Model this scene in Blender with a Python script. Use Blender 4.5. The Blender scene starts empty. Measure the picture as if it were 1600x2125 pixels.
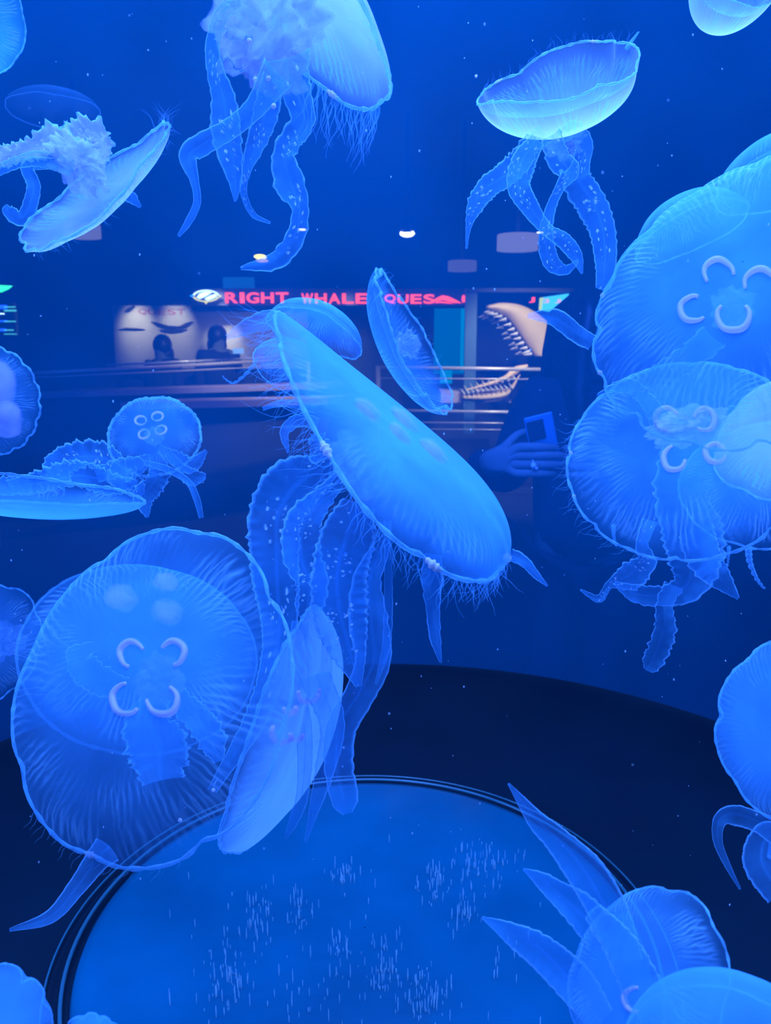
import bpy, bmesh, math, random
from mathutils import Vector, Matrix, noise as mnoise
R = math.radians
PI = math.pi
random.seed(7)
scene = bpy.context.scene
COL = scene.collection

# ------------------------------------------------------------------ camera
CAM = Vector((0, 0, 1.45))
PITCH = R(12.0)
FPX = 1667.0
FWD = Vector((0, math.cos(PITCH), -math.sin(PITCH)))
UP = Vector((0, math.sin(PITCH), math.cos(PITCH)))
RIGHT = Vector((1, 0, 0))
cam = bpy.data.objects.new('camera', bpy.data.cameras.new('camera'))
COL.objects.link(cam)
cam.location = CAM
cam.rotation_euler = (R(90) - PITCH, 0, 0)
cam.data.sensor_fit = 'VERTICAL'
cam.data.sensor_height = 24
cam.data.lens = 24 * FPX / 2125
cam.data.clip_start = 0.02
cam.data.clip_end = 60
scene.camera = cam


def ray(px, py):
    return FWD + RIGHT * ((px - 800) / FPX) - UP * ((py - 1062.5) / FPX)


def at(px, py, d):                       # world point d metres into the tank along the view axis
    return CAM + ray(px, py) * d


def at_px(p, px, py):                    # squared distance in pixels of a world point from a pixel
    q = p - CAM; d = q.dot(FWD)
    return (800 + FPX * q.dot(RIGHT) / d - px) ** 2 + (1062.5 - FPX * q.dot(UP) / d - py) ** 2


def atY(px, py, Y):                      # world point on the vertical plane y = Y
    r = ray(px, py)
    return CAM + r * (Y / r.y)


# ------------------------------------------------------------------ object helpers
def tag(o, label=None, cat=None, group=None, kind=None):
    if label: o['label'] = label
    if cat: o['category'] = cat
    if group: o['group'] = group
    if kind: o['kind'] = kind
    return o


def empty(name, loc):
    o = bpy.data.objects.new(name, None)
    COL.objects.link(o)
    o.location = loc
    o.empty_display_size = .02
    return o


def mesh_obj(name, verts, faces, mat, parent=None, smooth=True, uvs=None, fmats=None):
    """verts in world space; linked relative to the parent's location"""
    off = parent_loc(parent)
    me = bpy.data.meshes.new(name)
    me.from_pydata([tuple(Vector(v) - off) for v in verts], [], faces)
    if uvs is not None:
        lay = me.uv_layers.new(name='UVMap')
        for p in me.polygons:
            for li in p.loop_indices:
                lay.data[li].uv = uvs[me.loops[li].vertex_index]
    mats = mat if isinstance(mat, (list, tuple)) else [mat]
    for m in mats: me.materials.append(m)
    if smooth:
        for p in me.polygons: p.use_smooth = True
    if fmats:
        for p, i in zip(me.polygons, fmats): p.material_index = i
    me.update()
    o = bpy.data.objects.new(name, me)
    COL.objects.link(o)
    if parent: o.parent = parent
    return o


def parent_loc(p):
    v = Vector((0, 0, 0))
    while p is not None:
        v += Vector(p.location)
        p = p.parent
    return v


class MB:
    """collects shapes into one mesh (world coordinates)"""
    def __init__(s): s.v = []; s.f = []
    def add(s, v, f):
        n = len(s.v); s.v += [Vector(x) for x in v]; s.f += [[i + n for i in q] for q in f]
    def box(s, c, size, rot=None):
        c = Vector(c); hx, hy, hz = [x / 2 for x in size]
        pts = [Vector((x * hx, y * hy, z * hz)) for x in (-1, 1) for y in (-1, 1) for z in (-1, 1)]
        if rot is not None: pts = [rot @ p for p in pts]
        s.add([c + p for p in pts], [(0, 1, 3, 2), (4, 6, 7, 5), (0, 4, 5, 1), (2, 3, 7, 6), (0, 2, 6, 4), (1, 5, 7, 3)])
    def tube(s, pts, rad, n=8, cap=True, closed=False):
        pts = [Vector(p) for p in pts]
        rads = rad if isinstance(rad, (list, tuple)) else [rad] * len(pts)
        base = len(s.v); prev = None; m = len(pts)
        for i, p in enumerate(pts):
            if closed: t = pts[(i + 1) % m] - pts[i - 1]
            else: t = pts[min(i + 1, m - 1)] - pts[max(i - 1, 0)]
            t = t.normalized() if t.length > 1e-9 else Vector((0, 0, 1))
            if prev is None:
                a = t.cross(Vector((0, 0, 1)))
                if a.length < .05: a = t.cross(Vector((1, 0, 0)))
            else: a = prev - t * prev.dot(t)
            a.normalize(); b = t.cross(a); prev = a
            for k in range(n):
                w = 2 * PI * k / n
                s.v.append(p + (a * math.cos(w) + b * math.sin(w)) * rads[i])
        for i in range(m if closed else m - 1):
            j = (i + 1) % m
            for k in range(n):
                k2 = (k + 1) % n
                s.f.append([base + i * n + k, base + i * n + k2, base + j * n + k2, base + j * n + k])
        if cap and not closed:
            s.f.append([base + k for k in range(n)][::-1])
            s.f.append([base + (m - 1) * n + k for k in range(n)])
    def ball(s, c, r, n=8, m=6, sc=(1, 1, 1)):
        c = Vector(c); base = len(s.v)
        for i in range(m + 1):
            a = PI * i / m
            for k in range(n):
                w = 2 * PI * k / n
                s.v.append(c + Vector((math.sin(a) * math.cos(w) * r * sc[0], math.sin(a) * math.sin(w) * r * sc[1], math.cos(a) * r * sc[2])))
        for i in range(m):
            for k in range(n):
                k2 = (k + 1) % n
                s.f.append([base + i * n + k, base + (i + 1) * n + k, base + (i + 1) * n + k2, base + i * n + k2])
    def prism(s, poly, axis):
        """poly: list of 3-D points, extruded by the vector axis"""
        axis = Vector(axis); n = len(poly); base = len(s.v)
        s.v += [Vector(p) for p in poly] + [Vector(p) + axis for p in poly]
        s.f.append([base + i for i in range(n)][::-1]); s.f.append([base + n + i for i in range(n)])
        for i in range(n):
            j = (i + 1) % n
            s.f.append([base + i, base + j, base + n + j, base + n + i])
    def build(s, name, mat, parent=None, smooth=True):
        o = mesh_obj(name, s.v, s.f, mat, parent, smooth)
        bm = bmesh.new(); bm.from_mesh(o.data)
        bmesh.ops.recalc_face_normals(bm, faces=bm.faces)
        bm.to_mesh(o.data); bm.free()
        return o


def spline(pts, n):
    """Catmull-Rom through rows of numbers -> n rows"""
    m = len(pts); out = []
    P = [tuple(map(float, p)) for p in pts]
    P = [tuple(2 * a - b for a, b in zip(P[0], P[1]))] + P + [tuple(2 * a - b for a, b in zip(P[-1], P[-2]))]
    for i in range(n):
        x = i / (n - 1) * (m - 1)
        k = min(int(x), m - 2); t = x - k
        p0, p1, p2, p3 = P[k:k + 4]
        out.append(tuple(.5 * ((2 * b) + (c - a) * t + (2 * a - 5 * b + 4 * c - e) * t * t + (3 * b - a - 3 * c + e) * t ** 3)
                         for a, b, c, e in zip(p0, p1, p2, p3)))
    return out


# ------------------------------------------------------------------ materials
class NT:
    def __init__(s, name):
        s.m = bpy.data.materials.new(name); s.m.use_nodes = True
        s.t = s.m.node_tree; s.t.nodes.clear()
        s.out = s.t.nodes.new('ShaderNodeOutputMaterial')
    def n(s, typ, **kw):
        nd = s.t.nodes.new(typ)
        for k, v in kw.items(): setattr(nd, k, v)
        return nd
    def link(s, a, b): s.t.links.new(a, b)
    def set(s, sock, v):
        if isinstance(v, (int, float)): sock.default_value = v
        elif isinstance(v, (tuple, list)): sock.default_value = tuple(v) + ((1,) if len(v) == 3 and len(sock.default_value) == 4 else ())
        else: s.link(v, sock)
    def math(s, op, a, b=0.0, c=None, clamp=False):
        nd = s.n('ShaderNodeMath', operation=op, use_clamp=clamp)
        s.set(nd.inputs[0], a); s.set(nd.inputs[1], b)
        if c is not None: s.set(nd.inputs[2], c)
        return nd.outputs[0]
    def ramp(s, x, lo, hi, a=0.0, b=1.0):          # smooth map range
        nd = s.n('ShaderNodeMapRange', interpolation_type='SMOOTHSTEP')
        s.set(nd.inputs[0], x)
        for i, v in zip((1, 2, 3, 4), (lo, hi, a, b)): s.set(nd.inputs[i], v)
        return nd.outputs[0]
    def mixc(s, f, a, b):
        nd = s.n('ShaderNodeMix', data_type='RGBA')
        s.set(nd.inputs[0], f); s.set(nd.inputs[6], a); s.set(nd.inputs[7], b)
        return nd.outputs[2]
    def mixs(s, f, a, b):
        nd = s.n('ShaderNodeMixShader'); s.set(nd.inputs[0], f); s.link(a, nd.inputs[1]); s.link(b, nd.inputs[2])
        return nd.outputs[0]
    def noise(s, vec, scale, detail=2.0, rough=.5):
        nd = s.n('ShaderNodeTexNoise'); 
        if vec is not None: s.link(vec, nd.inputs['Vector'])
        nd.inputs['Scale'].default_value = scale; nd.inputs['Detail'].default_value = detail; nd.inputs['Roughness'].default_value = rough
        return nd.outputs[0]
    def uv(s):
        nd = s.n('ShaderNodeUVMap'); nd.uv_map = 'UVMap'
        sp = s.n('ShaderNodeSeparateXYZ'); s.link(nd.outputs[0], sp.inputs[0])
        return nd.outputs[0], sp.outputs[0], sp.outputs[1]
    def comb(s, x, y, z=0.0):
        nd = s.n('ShaderNodeCombineXYZ'); s.set(nd.inputs[0], x); s.set(nd.inputs[1], y); s.set(nd.inputs[2], z)
        return nd.outputs[0]
    def facing(s, blend=.5):
        nd = s.n('ShaderNodeLayerWeight'); nd.inputs[0].default_value = blend
        return nd.outputs['Facing']
    def flesh(s, col, alpha, trans=.55):
        """a thin translucent membrane: clear water seen through it by 1 - alpha, else scattering both ways"""
        d = s.n('ShaderNodeBsdfDiffuse'); t = s.n('ShaderNodeBsdfTranslucent')
        s.set(d.inputs[0], col); s.set(t.inputs[0], col)
        body = s.mixs(trans, d.outputs[0], t.outputs[0])
        c = s.n('ShaderNodeBsdfTransparent')
        c.inputs[0].default_value = (1, 1, 1, 1)
        s.link(s.mixs(alpha, c.outputs[0], body), s.out.inputs[0])
        return s.m


def principled(name, col, rough=.6, metal=0.0, spec=.5, emit=None, estr=0.0, noise_amt=0.0, noise_scale=8.0):
    t = NT(name)
    b = t.n('ShaderNodeBsdfPrincipled')
    if noise_amt:
        tc = t.n('ShaderNodeTexCoord')
        f = t.noise(tc.outputs['Object'], noise_scale, 4)
        t.set(b.inputs['Base Color'], t.mixc(f, tuple(c * (1 - noise_amt) for c in col), tuple(min(1, c * (1 + noise_amt)) for c in col)))
    else: t.set(b.inputs['Base Color'], col)
    b.inputs['Roughness'].default_value = rough; b.inputs['Metallic'].default_value = metal
    b.inputs['Specular IOR Level'].default_value = spec
    if emit is not None:
        t.set(b.inputs['Emission Color'], emit); b.inputs['Emission Strength'].default_value = estr
    t.link(b.outputs[0], t.out.inputs[0])
    return t.m


BODY = (.17, .58, .95)
PALE = (.90, .86, .98)


def bell_mat(name, col=BODY, core=.30, edge=.07, face=.5, canals=92, canal_a=.19, c0=.45, c1=.98, pw=3.0):
    """outer bell: thick gelatinous crown, thin margin, fine radial canals"""
    t = NT(name); uvv, u, v = t.uv()
    thick = t.math('ADD', t.math('MULTIPLY', t.math('SUBTRACT', 1.0, t.math('POWER', v, pw)), core), edge)
    # canals: radial lines that wander and fork toward the margin
    ns = t.noise(t.comb(t.math('MULTIPLY', u, 34.0), t.math('MULTIPLY', v, 4.0)), 1.0, 2)
    ph = t.math('ADD', t.math('MULTIPLY', u, float(canals)), t.math('MULTIPLY', ns, 2.2))
    ln = t.math('POWER', t.math('ABSOLUTE', t.math('SINE', t.math('MULTIPLY', ph, PI))), 5.0)
    mask = t.math('MULTIPLY', t.ramp(v, c0, c0 + .3), t.ramp(v, c1, c1 - .06))
    brk = t.noise(t.comb(t.math('MULTIPLY', u, 14.0), t.math('MULTIPLY', v, 3.0), 4.0), 1.0, 1)
    ln = t.math('MULTIPLY', t.math('MULTIPLY', ln, mask), t.ramp(brk, .36, .66))
    tc = t.n('ShaderNodeTexCoord')
    mott = t.noise(tc.outputs['Object'], 16.0, 3)
    a = t.math('MULTIPLY', thick, t.ramp(mott, .25, .75, .72, 1.15))
    a = t.math('ADD', a, t.math('MULTIPLY', ln, canal_a))
    a = t.math('ADD', a, t.math('MULTIPLY', t.math('POWER', t.facing(.5), 3.0), face), clamp=True)
    c = t.mixc(ln, col, (.45, .8, 1.0))
    return t.flesh(c, a)


def plain_flesh(name, col, alpha, face=.0, noise_scale=0, noise_amt=.3):
    t = NT(name); a = alpha
    if noise_scale:
        tc = t.n('ShaderNodeTexCoord')
        a = t.math('MULTIPLY', a, t.ramp(t.noise(tc.outputs['Object'], noise_scale, 3), .3, .7, 1 - noise_amt, 1 + noise_amt))
    if face: a = t.math('ADD', a, t.math('MULTIPLY', t.math('POWER', t.facing(.5), 2.0), face), clamp=True)
    return t.flesh(col, a)


def soft_flesh(name, col, alpha, power, noise_scale=0):
    """thick soft tissue: dense where one looks through its full depth, thinning out toward its outline"""
    t = NT(name)
    a = t.math('MULTIPLY', t.math('POWER', t.math('SUBTRACT', 1.0, t.facing(.5)), power), alpha)
    if noise_scale:
        tc = t.n('ShaderNodeTexCoord')
        a = t.math('MULTIPLY', a, t.ramp(t.noise(tc.outputs['Object'], noise_scale, 3), .3, .7, .45, 1.25))
    return t.flesh(col, t.math('MINIMUM', a, .97))


def arm_mat(name, col=BODY, alpha=.24, edge=.34, specks=.0):
    """oral arm: v runs along, u across; thick frilled edges, a denser groove, white food specks"""
    t = NT(name); uvv, u, v = t.uv()
    x = t.math('ABSOLUTE', t.math('SUBTRACT', t.math('MULTIPLY', u, 2.0), 1.0))
    e = t.ramp(x, .84, .97)
    mid = t.ramp(x, .14, .0)
    tc = t.n('ShaderNodeTexCoord')
    mott = t.ramp(t.noise(tc.outputs['Object'], 30.0, 3), .25, .75, .65, 1.25)
    a = t.math('ADD', t.math('MULTIPLY', mott, alpha), t.math('ADD', t.math('MULTIPLY', e, edge), t.math('MULTIPLY', mid, edge * .35)))
    col2 = t.mixc(e, col, (.4, .78, 1.0))
    if specks:
        vo = t.n('ShaderNodeTexVoronoi'); vo.inputs['Scale'].default_value = 1.0
        t.link(t.comb(t.math('MULTIPLY', u, 9.0), t.math('MULTIPLY', v, 44.0)), vo.inputs['Vector'])
        band = t.noise(t.comb(t.math('MULTIPLY', u, 3.0), t.math('MULTIPLY', v, 7.0), 3.0), 1.0, 1)
        sp = t.math('MULTIPLY', t.ramp(vo.outputs['Distance'], .36, .20), t.ramp(band, .47, .56))
        lines = t.math('ABSOLUTE', t.math('SUBTRACT', t.math('ADD', x, t.math('MULTIPLY', t.math('SUBTRACT', band, .5), .6)), .36))
        sp = t.math('MULTIPLY', sp, t.ramp(lines, .22, .10))
        sp = t.math('MULTIPLY', sp, specks)
        a = t.math('ADD', a, sp); col2 = t.mixc(sp, col2, (1.0, .92, .95))
    return t.flesh(col2, t.math('MINIMUM', a, .95))


M = {}
M['bell'] = bell_mat('jelly_bell')
M['bell_faint'] = bell_mat('jelly_bell_faint', core=.05, edge=.015, face=.05, canal_a=.02)
M['bell_dense'] = bell_mat('jelly_bell_dense', core=.46, edge=.13, face=.55, canals=110, canal_a=.10, c0=.72)
M['bell_thick'] = bell_mat('jelly_bell_thick', core=.50, edge=.34, face=.5, canals=120, canal_a=.10, c0=.74)
M['bell_wide'] = bell_mat('jelly_bell_wide', core=.50, edge=.10, face=.5, canals=120, canal_a=.2, c0=.45, pw=2.0)
M['bell_pale'] = bell_mat('jelly_bell_pale', col=PALE, core=.40, edge=.14, face=.55, canals=70, canal_a=.25)
M['bell_bright'] = bell_mat('jelly_bell_bright', col=(.5, .76, .98), core=.8, edge=.46, face=.5, canals=70, canal_a=.2)
M['bell_cyan'] = bell_mat('jelly_bell_cyan', col=(.15, .8, .75), core=.5, edge=.2)
M['sub'] = bell_mat('jelly_underside', core=.13, edge=.03, face=.12, canals=84, canal_a=.22, c0=.35, c1=.96)
M['sub_faint'] = bell_mat('jelly_underside_faint', core=.08, edge=.02, face=.1, canals=48, canal_a=.1, c0=.35, c1=.96)
M['rim'] = plain_flesh('jelly_margin', (.36, .76, 1.0), .42, .2, 60, .5)
M['rim_faint'] = plain_flesh('jelly_margin_faint', (.3, .7, 1.0), .12, .05)
M['gonad'] = soft_flesh('jelly_gonad', (1.0, .72, .98), .95, 1.3)
M['gonad_soft'] = soft_flesh('jelly_gonad_deep', (.9, .70, .98), .55, 2.0)
M['mouth'] = soft_flesh('jelly_mouth', (.5, .68, .97), .42, 1.2, 60)
M['mouth_pale'] = soft_flesh('jelly_mouth_pale', (.78, .80, .98), .85, 1.1, 60)
M['arm'] = arm_mat('oral_arm')
M['arm_speck'] = arm_mat('oral_arm_specked', alpha=.24, specks=1.0)
M['arm_pale'] = arm_mat('oral_arm_pale', col=PALE, alpha=.42, edge=.4, specks=1.0)
M['arm_dim'] = arm_mat('oral_arm_dim', alpha=.16, edge=.25)
M['tent'] = plain_flesh('jelly_tentacle', (.28, .7, 1.0), .30)
M['tent_soft'] = plain_flesh('jelly_tentacle_soft', (.28, .7, 1.0), .16)
M['bead'] = plain_flesh('jelly_bead', (1.0, .82, .85), .9)


# ------------------------------------------------------------------ jellyfish
class Jelly:
    def __init__(s, label, c, a, b, apex, d, toward=True, H=.35, mat='bell', sub='sub', rim='rim', lobes=8, lobe_amt=.025,
                 wob=.03, bend=0.0, taper=0.0, seed=1, segs=96, rings=22, subdepth=.55, rim_r=.014, name='moon_jellyfish', group='moon jellyfish in the tank',
                 notch=0.0, power=2.2):
        s.rnd = random.Random(seed); s.d = d; s.seed = seed
        s.R = a * d / FPX; s.H = H * s.R
        ctr = at(c[0], c[1], d)
        view = (ctr - CAM).normalized()
        ix = RIGHT - view * RIGHT.dot(view); ix.normalize()
        iy = ix.cross(view); iy.normalize()
        if iy.dot(UP) < 0: iy = -iy
        al = R(apex)
        p = ix * math.cos(al) + iy * math.sin(al)
        cph = b / a; sph = math.sqrt(max(0, 1 - cph * cph))
        s.n = (p * sph + view * (-cph if toward else cph)).normalized()
        s.X = p.cross(view).normalized()
        s.Y = s.n.cross(s.X)
        s.c = ctr; s.bend = bend; s.taper = taper; s.wob = wob
        s.lobes = lobes; s.lobe_amt = lobe_amt; s.notch = notch; s.power = power
        s.ph = [s.rnd.uniform(0, 2 * PI) for _ in range(6)]
        s.root = empty(name, ctr)
        tag(s.root, label, 'jellyfish', group)
        s.segs, s.rings, s.subdepth = segs, rings, subdepth
        s._surface('bell', 1.0, 0.0, M[mat])
        if sub: s._surface('underside', subdepth, -.02, M[sub])
        if rim_r:
            mb = MB()
            pts = [s.pt(2 * PI * i / 160, 1.0) for i in range(160)]
            mb.tube(pts, [s.R * rim_r * (1 + .45 * math.sin(i * 1.7 + s.ph[2]) * math.sin(i * .31)) for i in range(160)], 6, closed=True)
            mb.build('margin', M[rim], s.root)

    def pt(s, th, v, hs=1.0, dz=0.0):
        rr = v
        lob = 1 - s.lobe_amt * abs(math.cos(th * s.lobes / 2 + s.ph[0])) ** 6 * v ** 6 + s.lobe_amt * .5 * math.sin(2 * th + s.ph[1]) * v
        if s.notch: lob -= s.notch * max(0, math.cos(th * s.lobes / 2 + s.ph[0])) ** 30 * v ** 8
        x = math.cos(th) * rr * lob; y = math.sin(th) * rr * lob
        z = s.H / s.R * hs * (1 - min(1, v) ** s.power) ** .62 * (1 + s.taper * x) + dz * (1 - v)
        z += s.wob * v ** 3 * (math.sin(2 * th + s.ph[1]) + .4 * math.sin(5 * th + s.ph[3]) + .12 * math.sin(11 * th + s.ph[4]))
        z += s.bend * x * x
        y *= 1 + s.taper * x
        return s.c + (s.X * x + s.Y * y + s.n * z) * s.R

    def _surface(s, name, hs, dz, mat):
        V = []; U = []; F = []
        n, m = s.segs, s.rings
        for i in range(m + 1):
            v = max(.004, math.sin(.5 * PI * i / m) ** .9 if hs == 1.0 else i / m)
            for k in range(n + 1):
                th = 2 * PI * k / n
                V.append(s.pt(th, v, hs, dz)); U.append((k / n, v))
        for i in range(m):
            for k in range(n):
                a = i * (n + 1) + k; b = a + n + 1
                F.append((a, b, b + 1, a + 1))
        return mesh_obj(name, V, F, mat, s.root, True, U)

    def loc(s, px, py, z=0.0):           # local (x, y) under a pixel, z radii above the rim plane
        o = CAM; r = ray(px, py); cc = s.c + s.n * (z * s.R)
        t = (cc - o).dot(s.n) / r.dot(s.n)
        q = o + r * t - cc
        return q.dot(s.X) / s.R, q.dot(s.Y) / s.R

    def onto(s, px, py, lift=.0):        # local point of the outer surface under a pixel (dome side)
        z = s.H / s.R
        for _ in range(12):
            x, y = s.loc(px, py, z)
            q = min(.99, math.hypot(x, y / (1 + s.taper * x)))
            z = s.H / s.R * (1 - q ** s.power) ** .62 * (1 + s.taper * x) + s.bend * x * x + lift
        return s.local(x, y, z)

    def rim_marks(s, places, half=.05, thick=.016):
        """pinkish white stretches of the margin near these pixels"""
        for px, py in places:
            best = min((((at_px(s.pt(2 * PI * i / 360, 1.0), px, py)), i) for i in range(360)))[1]
            mb = MB(); n = 14
            pts = [s.pt(2 * PI * best / 360 + half * (2 * i / (n - 1) - 1), 1.0) for i in range(n)]
            mb.tube(pts, [s.R * thick * (.25 + math.sin(PI * i / (n - 1)) * (.8 + .3 * math.sin(i * 1.9 + px))) for i in range(n)], 7)
            o = mb.build('margin_spot', M['bead'], s.root); o['label'] = 'pinkish white thickened stretch of the margin'

    def local(s, x, y, z):
        return s.c + (s.X * x + s.Y * y + s.n * z) * s.R

    def gonads(s, size=.13, dist=.25, rot=0.0, z=.12, mat='gonad', span=4.2, thick=.022, ctr=(0, 0), squash=1.0, full=False, flat=1.0):
        for k in range(4):
            w = rot + k * PI / 2
            cx, cy = ctr[0] + math.cos(w) * dist, ctr[1] + math.sin(w) * dist
            pts = []; rad = []
            n = 44
            sp = 2 * PI * .97 if full else span * s.rnd.uniform(.88, 1.08)
            for i in range(n):
                f = i / (n - 1)
                q = w - sp / 2 + f * sp
                rr = size * (1 + .05 * math.sin(2 * q + k))
                pts.append(s.local(cx + math.cos(q) * rr, cy + math.sin(q) * rr * squash, z))
                rad.append(s.R * thick * (.45 + .75 * math.sin(PI * (.08 + .84 * f)) + .05 * math.sin(3 * f * PI + k)))
            mb = MB(); mb.tube(pts, rad, 7)
            mb.build('gonad', M[mat], s.root)

    def blobs(s, places, mat='gonad_soft', z=None):
        """stomach pouches seen blurred through the crown, places: (px, py, half width px)"""
        for px, py, w in places:
            mb = MB()
            c = s.onto(px, py) if z is None else s.local(*s.loc(px, py, z), z); r = w * s.d / FPX
            mb.ball((0, 0, 0), 1, 16, 10)
            for v in mb.v:
                q = v * r; k = 1 + .25 * mnoise.noise(v * 1.7 + Vector((px, py, 0)))
                v.xyz = c + (s.X * q.x * 1.0 + s.Y * q.y + s.n * q.z * .55) * k
            mb.build('gonad', M[mat], s.root)

    def horseshoes(s, places, mat='gonad', z=None, thick=.02):
        """gonads at given pixels: (px, py, radius px, opening direction deg in the image, span deg)"""
        for px, py, r, op, sp in places:
            mb = MB(); pts = []; rad = []
            n = 44
            for i in range(n):
                f = i / (n - 1)
                q = R(op) + PI + (f - .5) * R(sp)
                rr = r * (1 + .05 * math.sin(2 * q + px) + .02 * math.sin(5 * q))
                qx, qy = px + math.cos(q) * rr, py - math.sin(q) * rr
                if z is None: pts.append(s.onto(qx, qy, .006))
                else: pts.append(s.local(*s.loc(qx, qy, z), z))
                rad.append(s.R * thick * 1.25 * (.5 + .7 * math.sin(PI * (.05 + .9 * f)) + .05 * math.sin(3 * f * PI + px)))
            mb.tube(pts, rad, 7)
            mb.build('gonad', M[mat], s.root)

    def mouth(s, r=.2, z=-.1, mat='mouth', frill=.5, lump=3, px=None, sq=(1, 1, .8)):
        mb = MB(); mb.ball((0, 0, 0), 1, 72, 48)
        if px: x0, y0 = s.loc(px[0], px[1], z)
        else: x0 = y0 = 0
        for v in mb.v:
            k = 1 + frill * mnoise.noise(v * lump + Vector((s.seed, 0, 0))) + frill * .22 * mnoise.noise(v * lump * 2.7)
            q = Vector((v.x * sq[0], v.y * sq[1], v.z * sq[2])) * (r * k)
            v.xyz = s.local(x0 + q.x, y0 + q.y, z + q.z)
        mb.build('mouth', M[mat], s.root)

    def arm(s, path, dd=0.0, mat='arm', frill=.18, twist=25.0, n=70, name='oral_arm', fold=.35, freq=1.0):
        """oral arm along pixel rows (px, py, width px[, extra depth m]) hanging in the water near the bell"""
        rows = spline([(p[0], p[1], p[2], (p[3] if len(p) > 3 else 0.0)) for p in path], n)
        P = [at(r[0], r[1], s.d + dd + r[3]) for r in rows]
        W = [max(r[2], 2.0) * .5 * s.d / FPX for r in rows]
        V = []; U = []; F = []
        m = 9; ph = s.rnd.uniform(0, 6)
        L = 0.0
        prevA = None
        for i in range(n):
            t = (P[min(i + 1, n - 1)] - P[max(i - 1, 0)]).normalized()
            if i: L += (P[i] - P[i - 1]).length
            view = (P[i] - CAM).normalized()
            A = t.cross(view)
            if A.length < 1e-3: A = prevA
            A.normalize()
            if prevA is not None and A.dot(prevA) < -.2: A = -A
            prevA = A.copy()
            B = t.cross(A)
            tw = R(twist) * math.sin(3.1 * i / n * 2 + ph)
            A2 = A * math.cos(tw) + B * math.sin(tw); B2 = B * math.cos(tw) - A * math.sin(tw)
            comp = 1 / max(.6, abs(math.cos(tw)))
            w = W[i] * comp
            g = L / max(.006, s.R * .085) * freq
            up = []; dn = []
            for k in range(m):
                x = -1 + 2 * k / (m - 1)
                e = abs(x) ** 3
                fr = frill * w * e * (math.sin(g * 5.1 + ph + x) + .6 * math.sin(g * 11.3 + 2 * x)) 
                ed = 1 + frill * .38 * (math.sin(g * 7.0 + ph * 2 + (3 if x > 0 else 0)) + .7 * math.sin(g * 17.0 + x)) * e
                base = P[i] + A2 * (w * x * ed) + B2 * (w * fold * (x * x - .4) + fr)
                th = min(.0012, w * .2) * (1 - .8 * x * x) + .0002
                up.append(base + B2 * th); dn.append(base - B2 * th)
            ring = up + dn[::-1]
            V += ring
            U += [(k / (m - 1), i / n) for k in range(m)] + [(k / (m - 1), i / n) for k in range(m)][::-1]
        q = 2 * m
        for i in range(n - 1):
            for k in range(q):
                k2 = (k + 1) % q
                F.append((i * q + k, i * q + k2, (i + 1) * q + k2, (i + 1) * q + k))
        F.append(tuple(range(q))[::-1]); F.append(tuple((n - 1) * q + k for k in range(q)))
        return mesh_obj(name, V, F, M[mat], s.root, True, U)

    def fringe(s, a0, a1, count, length, dirpx, mat='tent', rad=.0035, curl=.3, spread=.25, v=1.0):
        """a comb of fine marginal tentacles from rim angle a0 to a1 (deg), hanging along an image direction"""
        mb = MB(); rn = s.rnd
        for i in range(count):
            th = R(a0 + (a1 - a0) * (i + rn.uniform(-.4, .4)) / max(1, count - 1))
            p = s.pt(th, v)
            view = (p - CAM).normalized()
            ix = (RIGHT - view * RIGHT.dot(view)).normalized(); iy = ix.cross(view)
            if iy.dot(UP) < 0: iy = -iy
            an = R(dirpx) + rn.gauss(0, spread)
            dv = ix * math.cos(an) + iy * math.sin(an) + view * rn.uniform(-.3, .3) - s.n * .25
            dv.normalize()
            sd = dv.cross(view).normalized()
            Ln = s.R * length * rn.uniform(.45, 1.1); c1, f1 = rn.gauss(0, curl), rn.uniform(0, 6)
            pts = []
            for k in range(9):
                t = k / 8
                pts.append(p + dv * (Ln * t) + sd * (Ln * (c1 * t * t + .06 * math.sin(7 * t + f1))))
            r0 = s.R * rad
            mb.tube(pts, [r0 * (1 - .8 * k / 8) for k in range(9)], 4)
        o = mb.build('marginal_tentacles', M[mat], s.root)
        o['kind'] = 'stuff'
        return o

    def string(s, path, r=3.0, dd=0.0, mat='tent', name='tentacle'):
        rows = spline(path, 60)
        mb = MB(); w = s.d / FPX
        mb.tube([at(q[0] + 1.2 * math.sin(i * .9), q[1], s.d + dd) for i, q in enumerate(rows)],
                [r * w * (1 - .75 * i / 60) * (1 + .2 * math.sin(i * .8)) for i in range(60)], 6)
        return mb.build(name, M[mat], s.root)

    def beads(s, places, r=6, dd=0.0):
        for px, py in places:
            mb = MB(); mb.ball((0, 0, 0), 1, 10, 8)
            c = at(px, py, s.d + dd)
            for v in mb.v:
                v.xyz = c + v * (.6 * r * s.d / FPX * (1 + .3 * mnoise.noise(v * 2 + Vector((px, py, 0)))))
            o = mb.build('margin_spot', M['bead'], s.root); o['label'] = 'small pinkish white spot'


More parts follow.
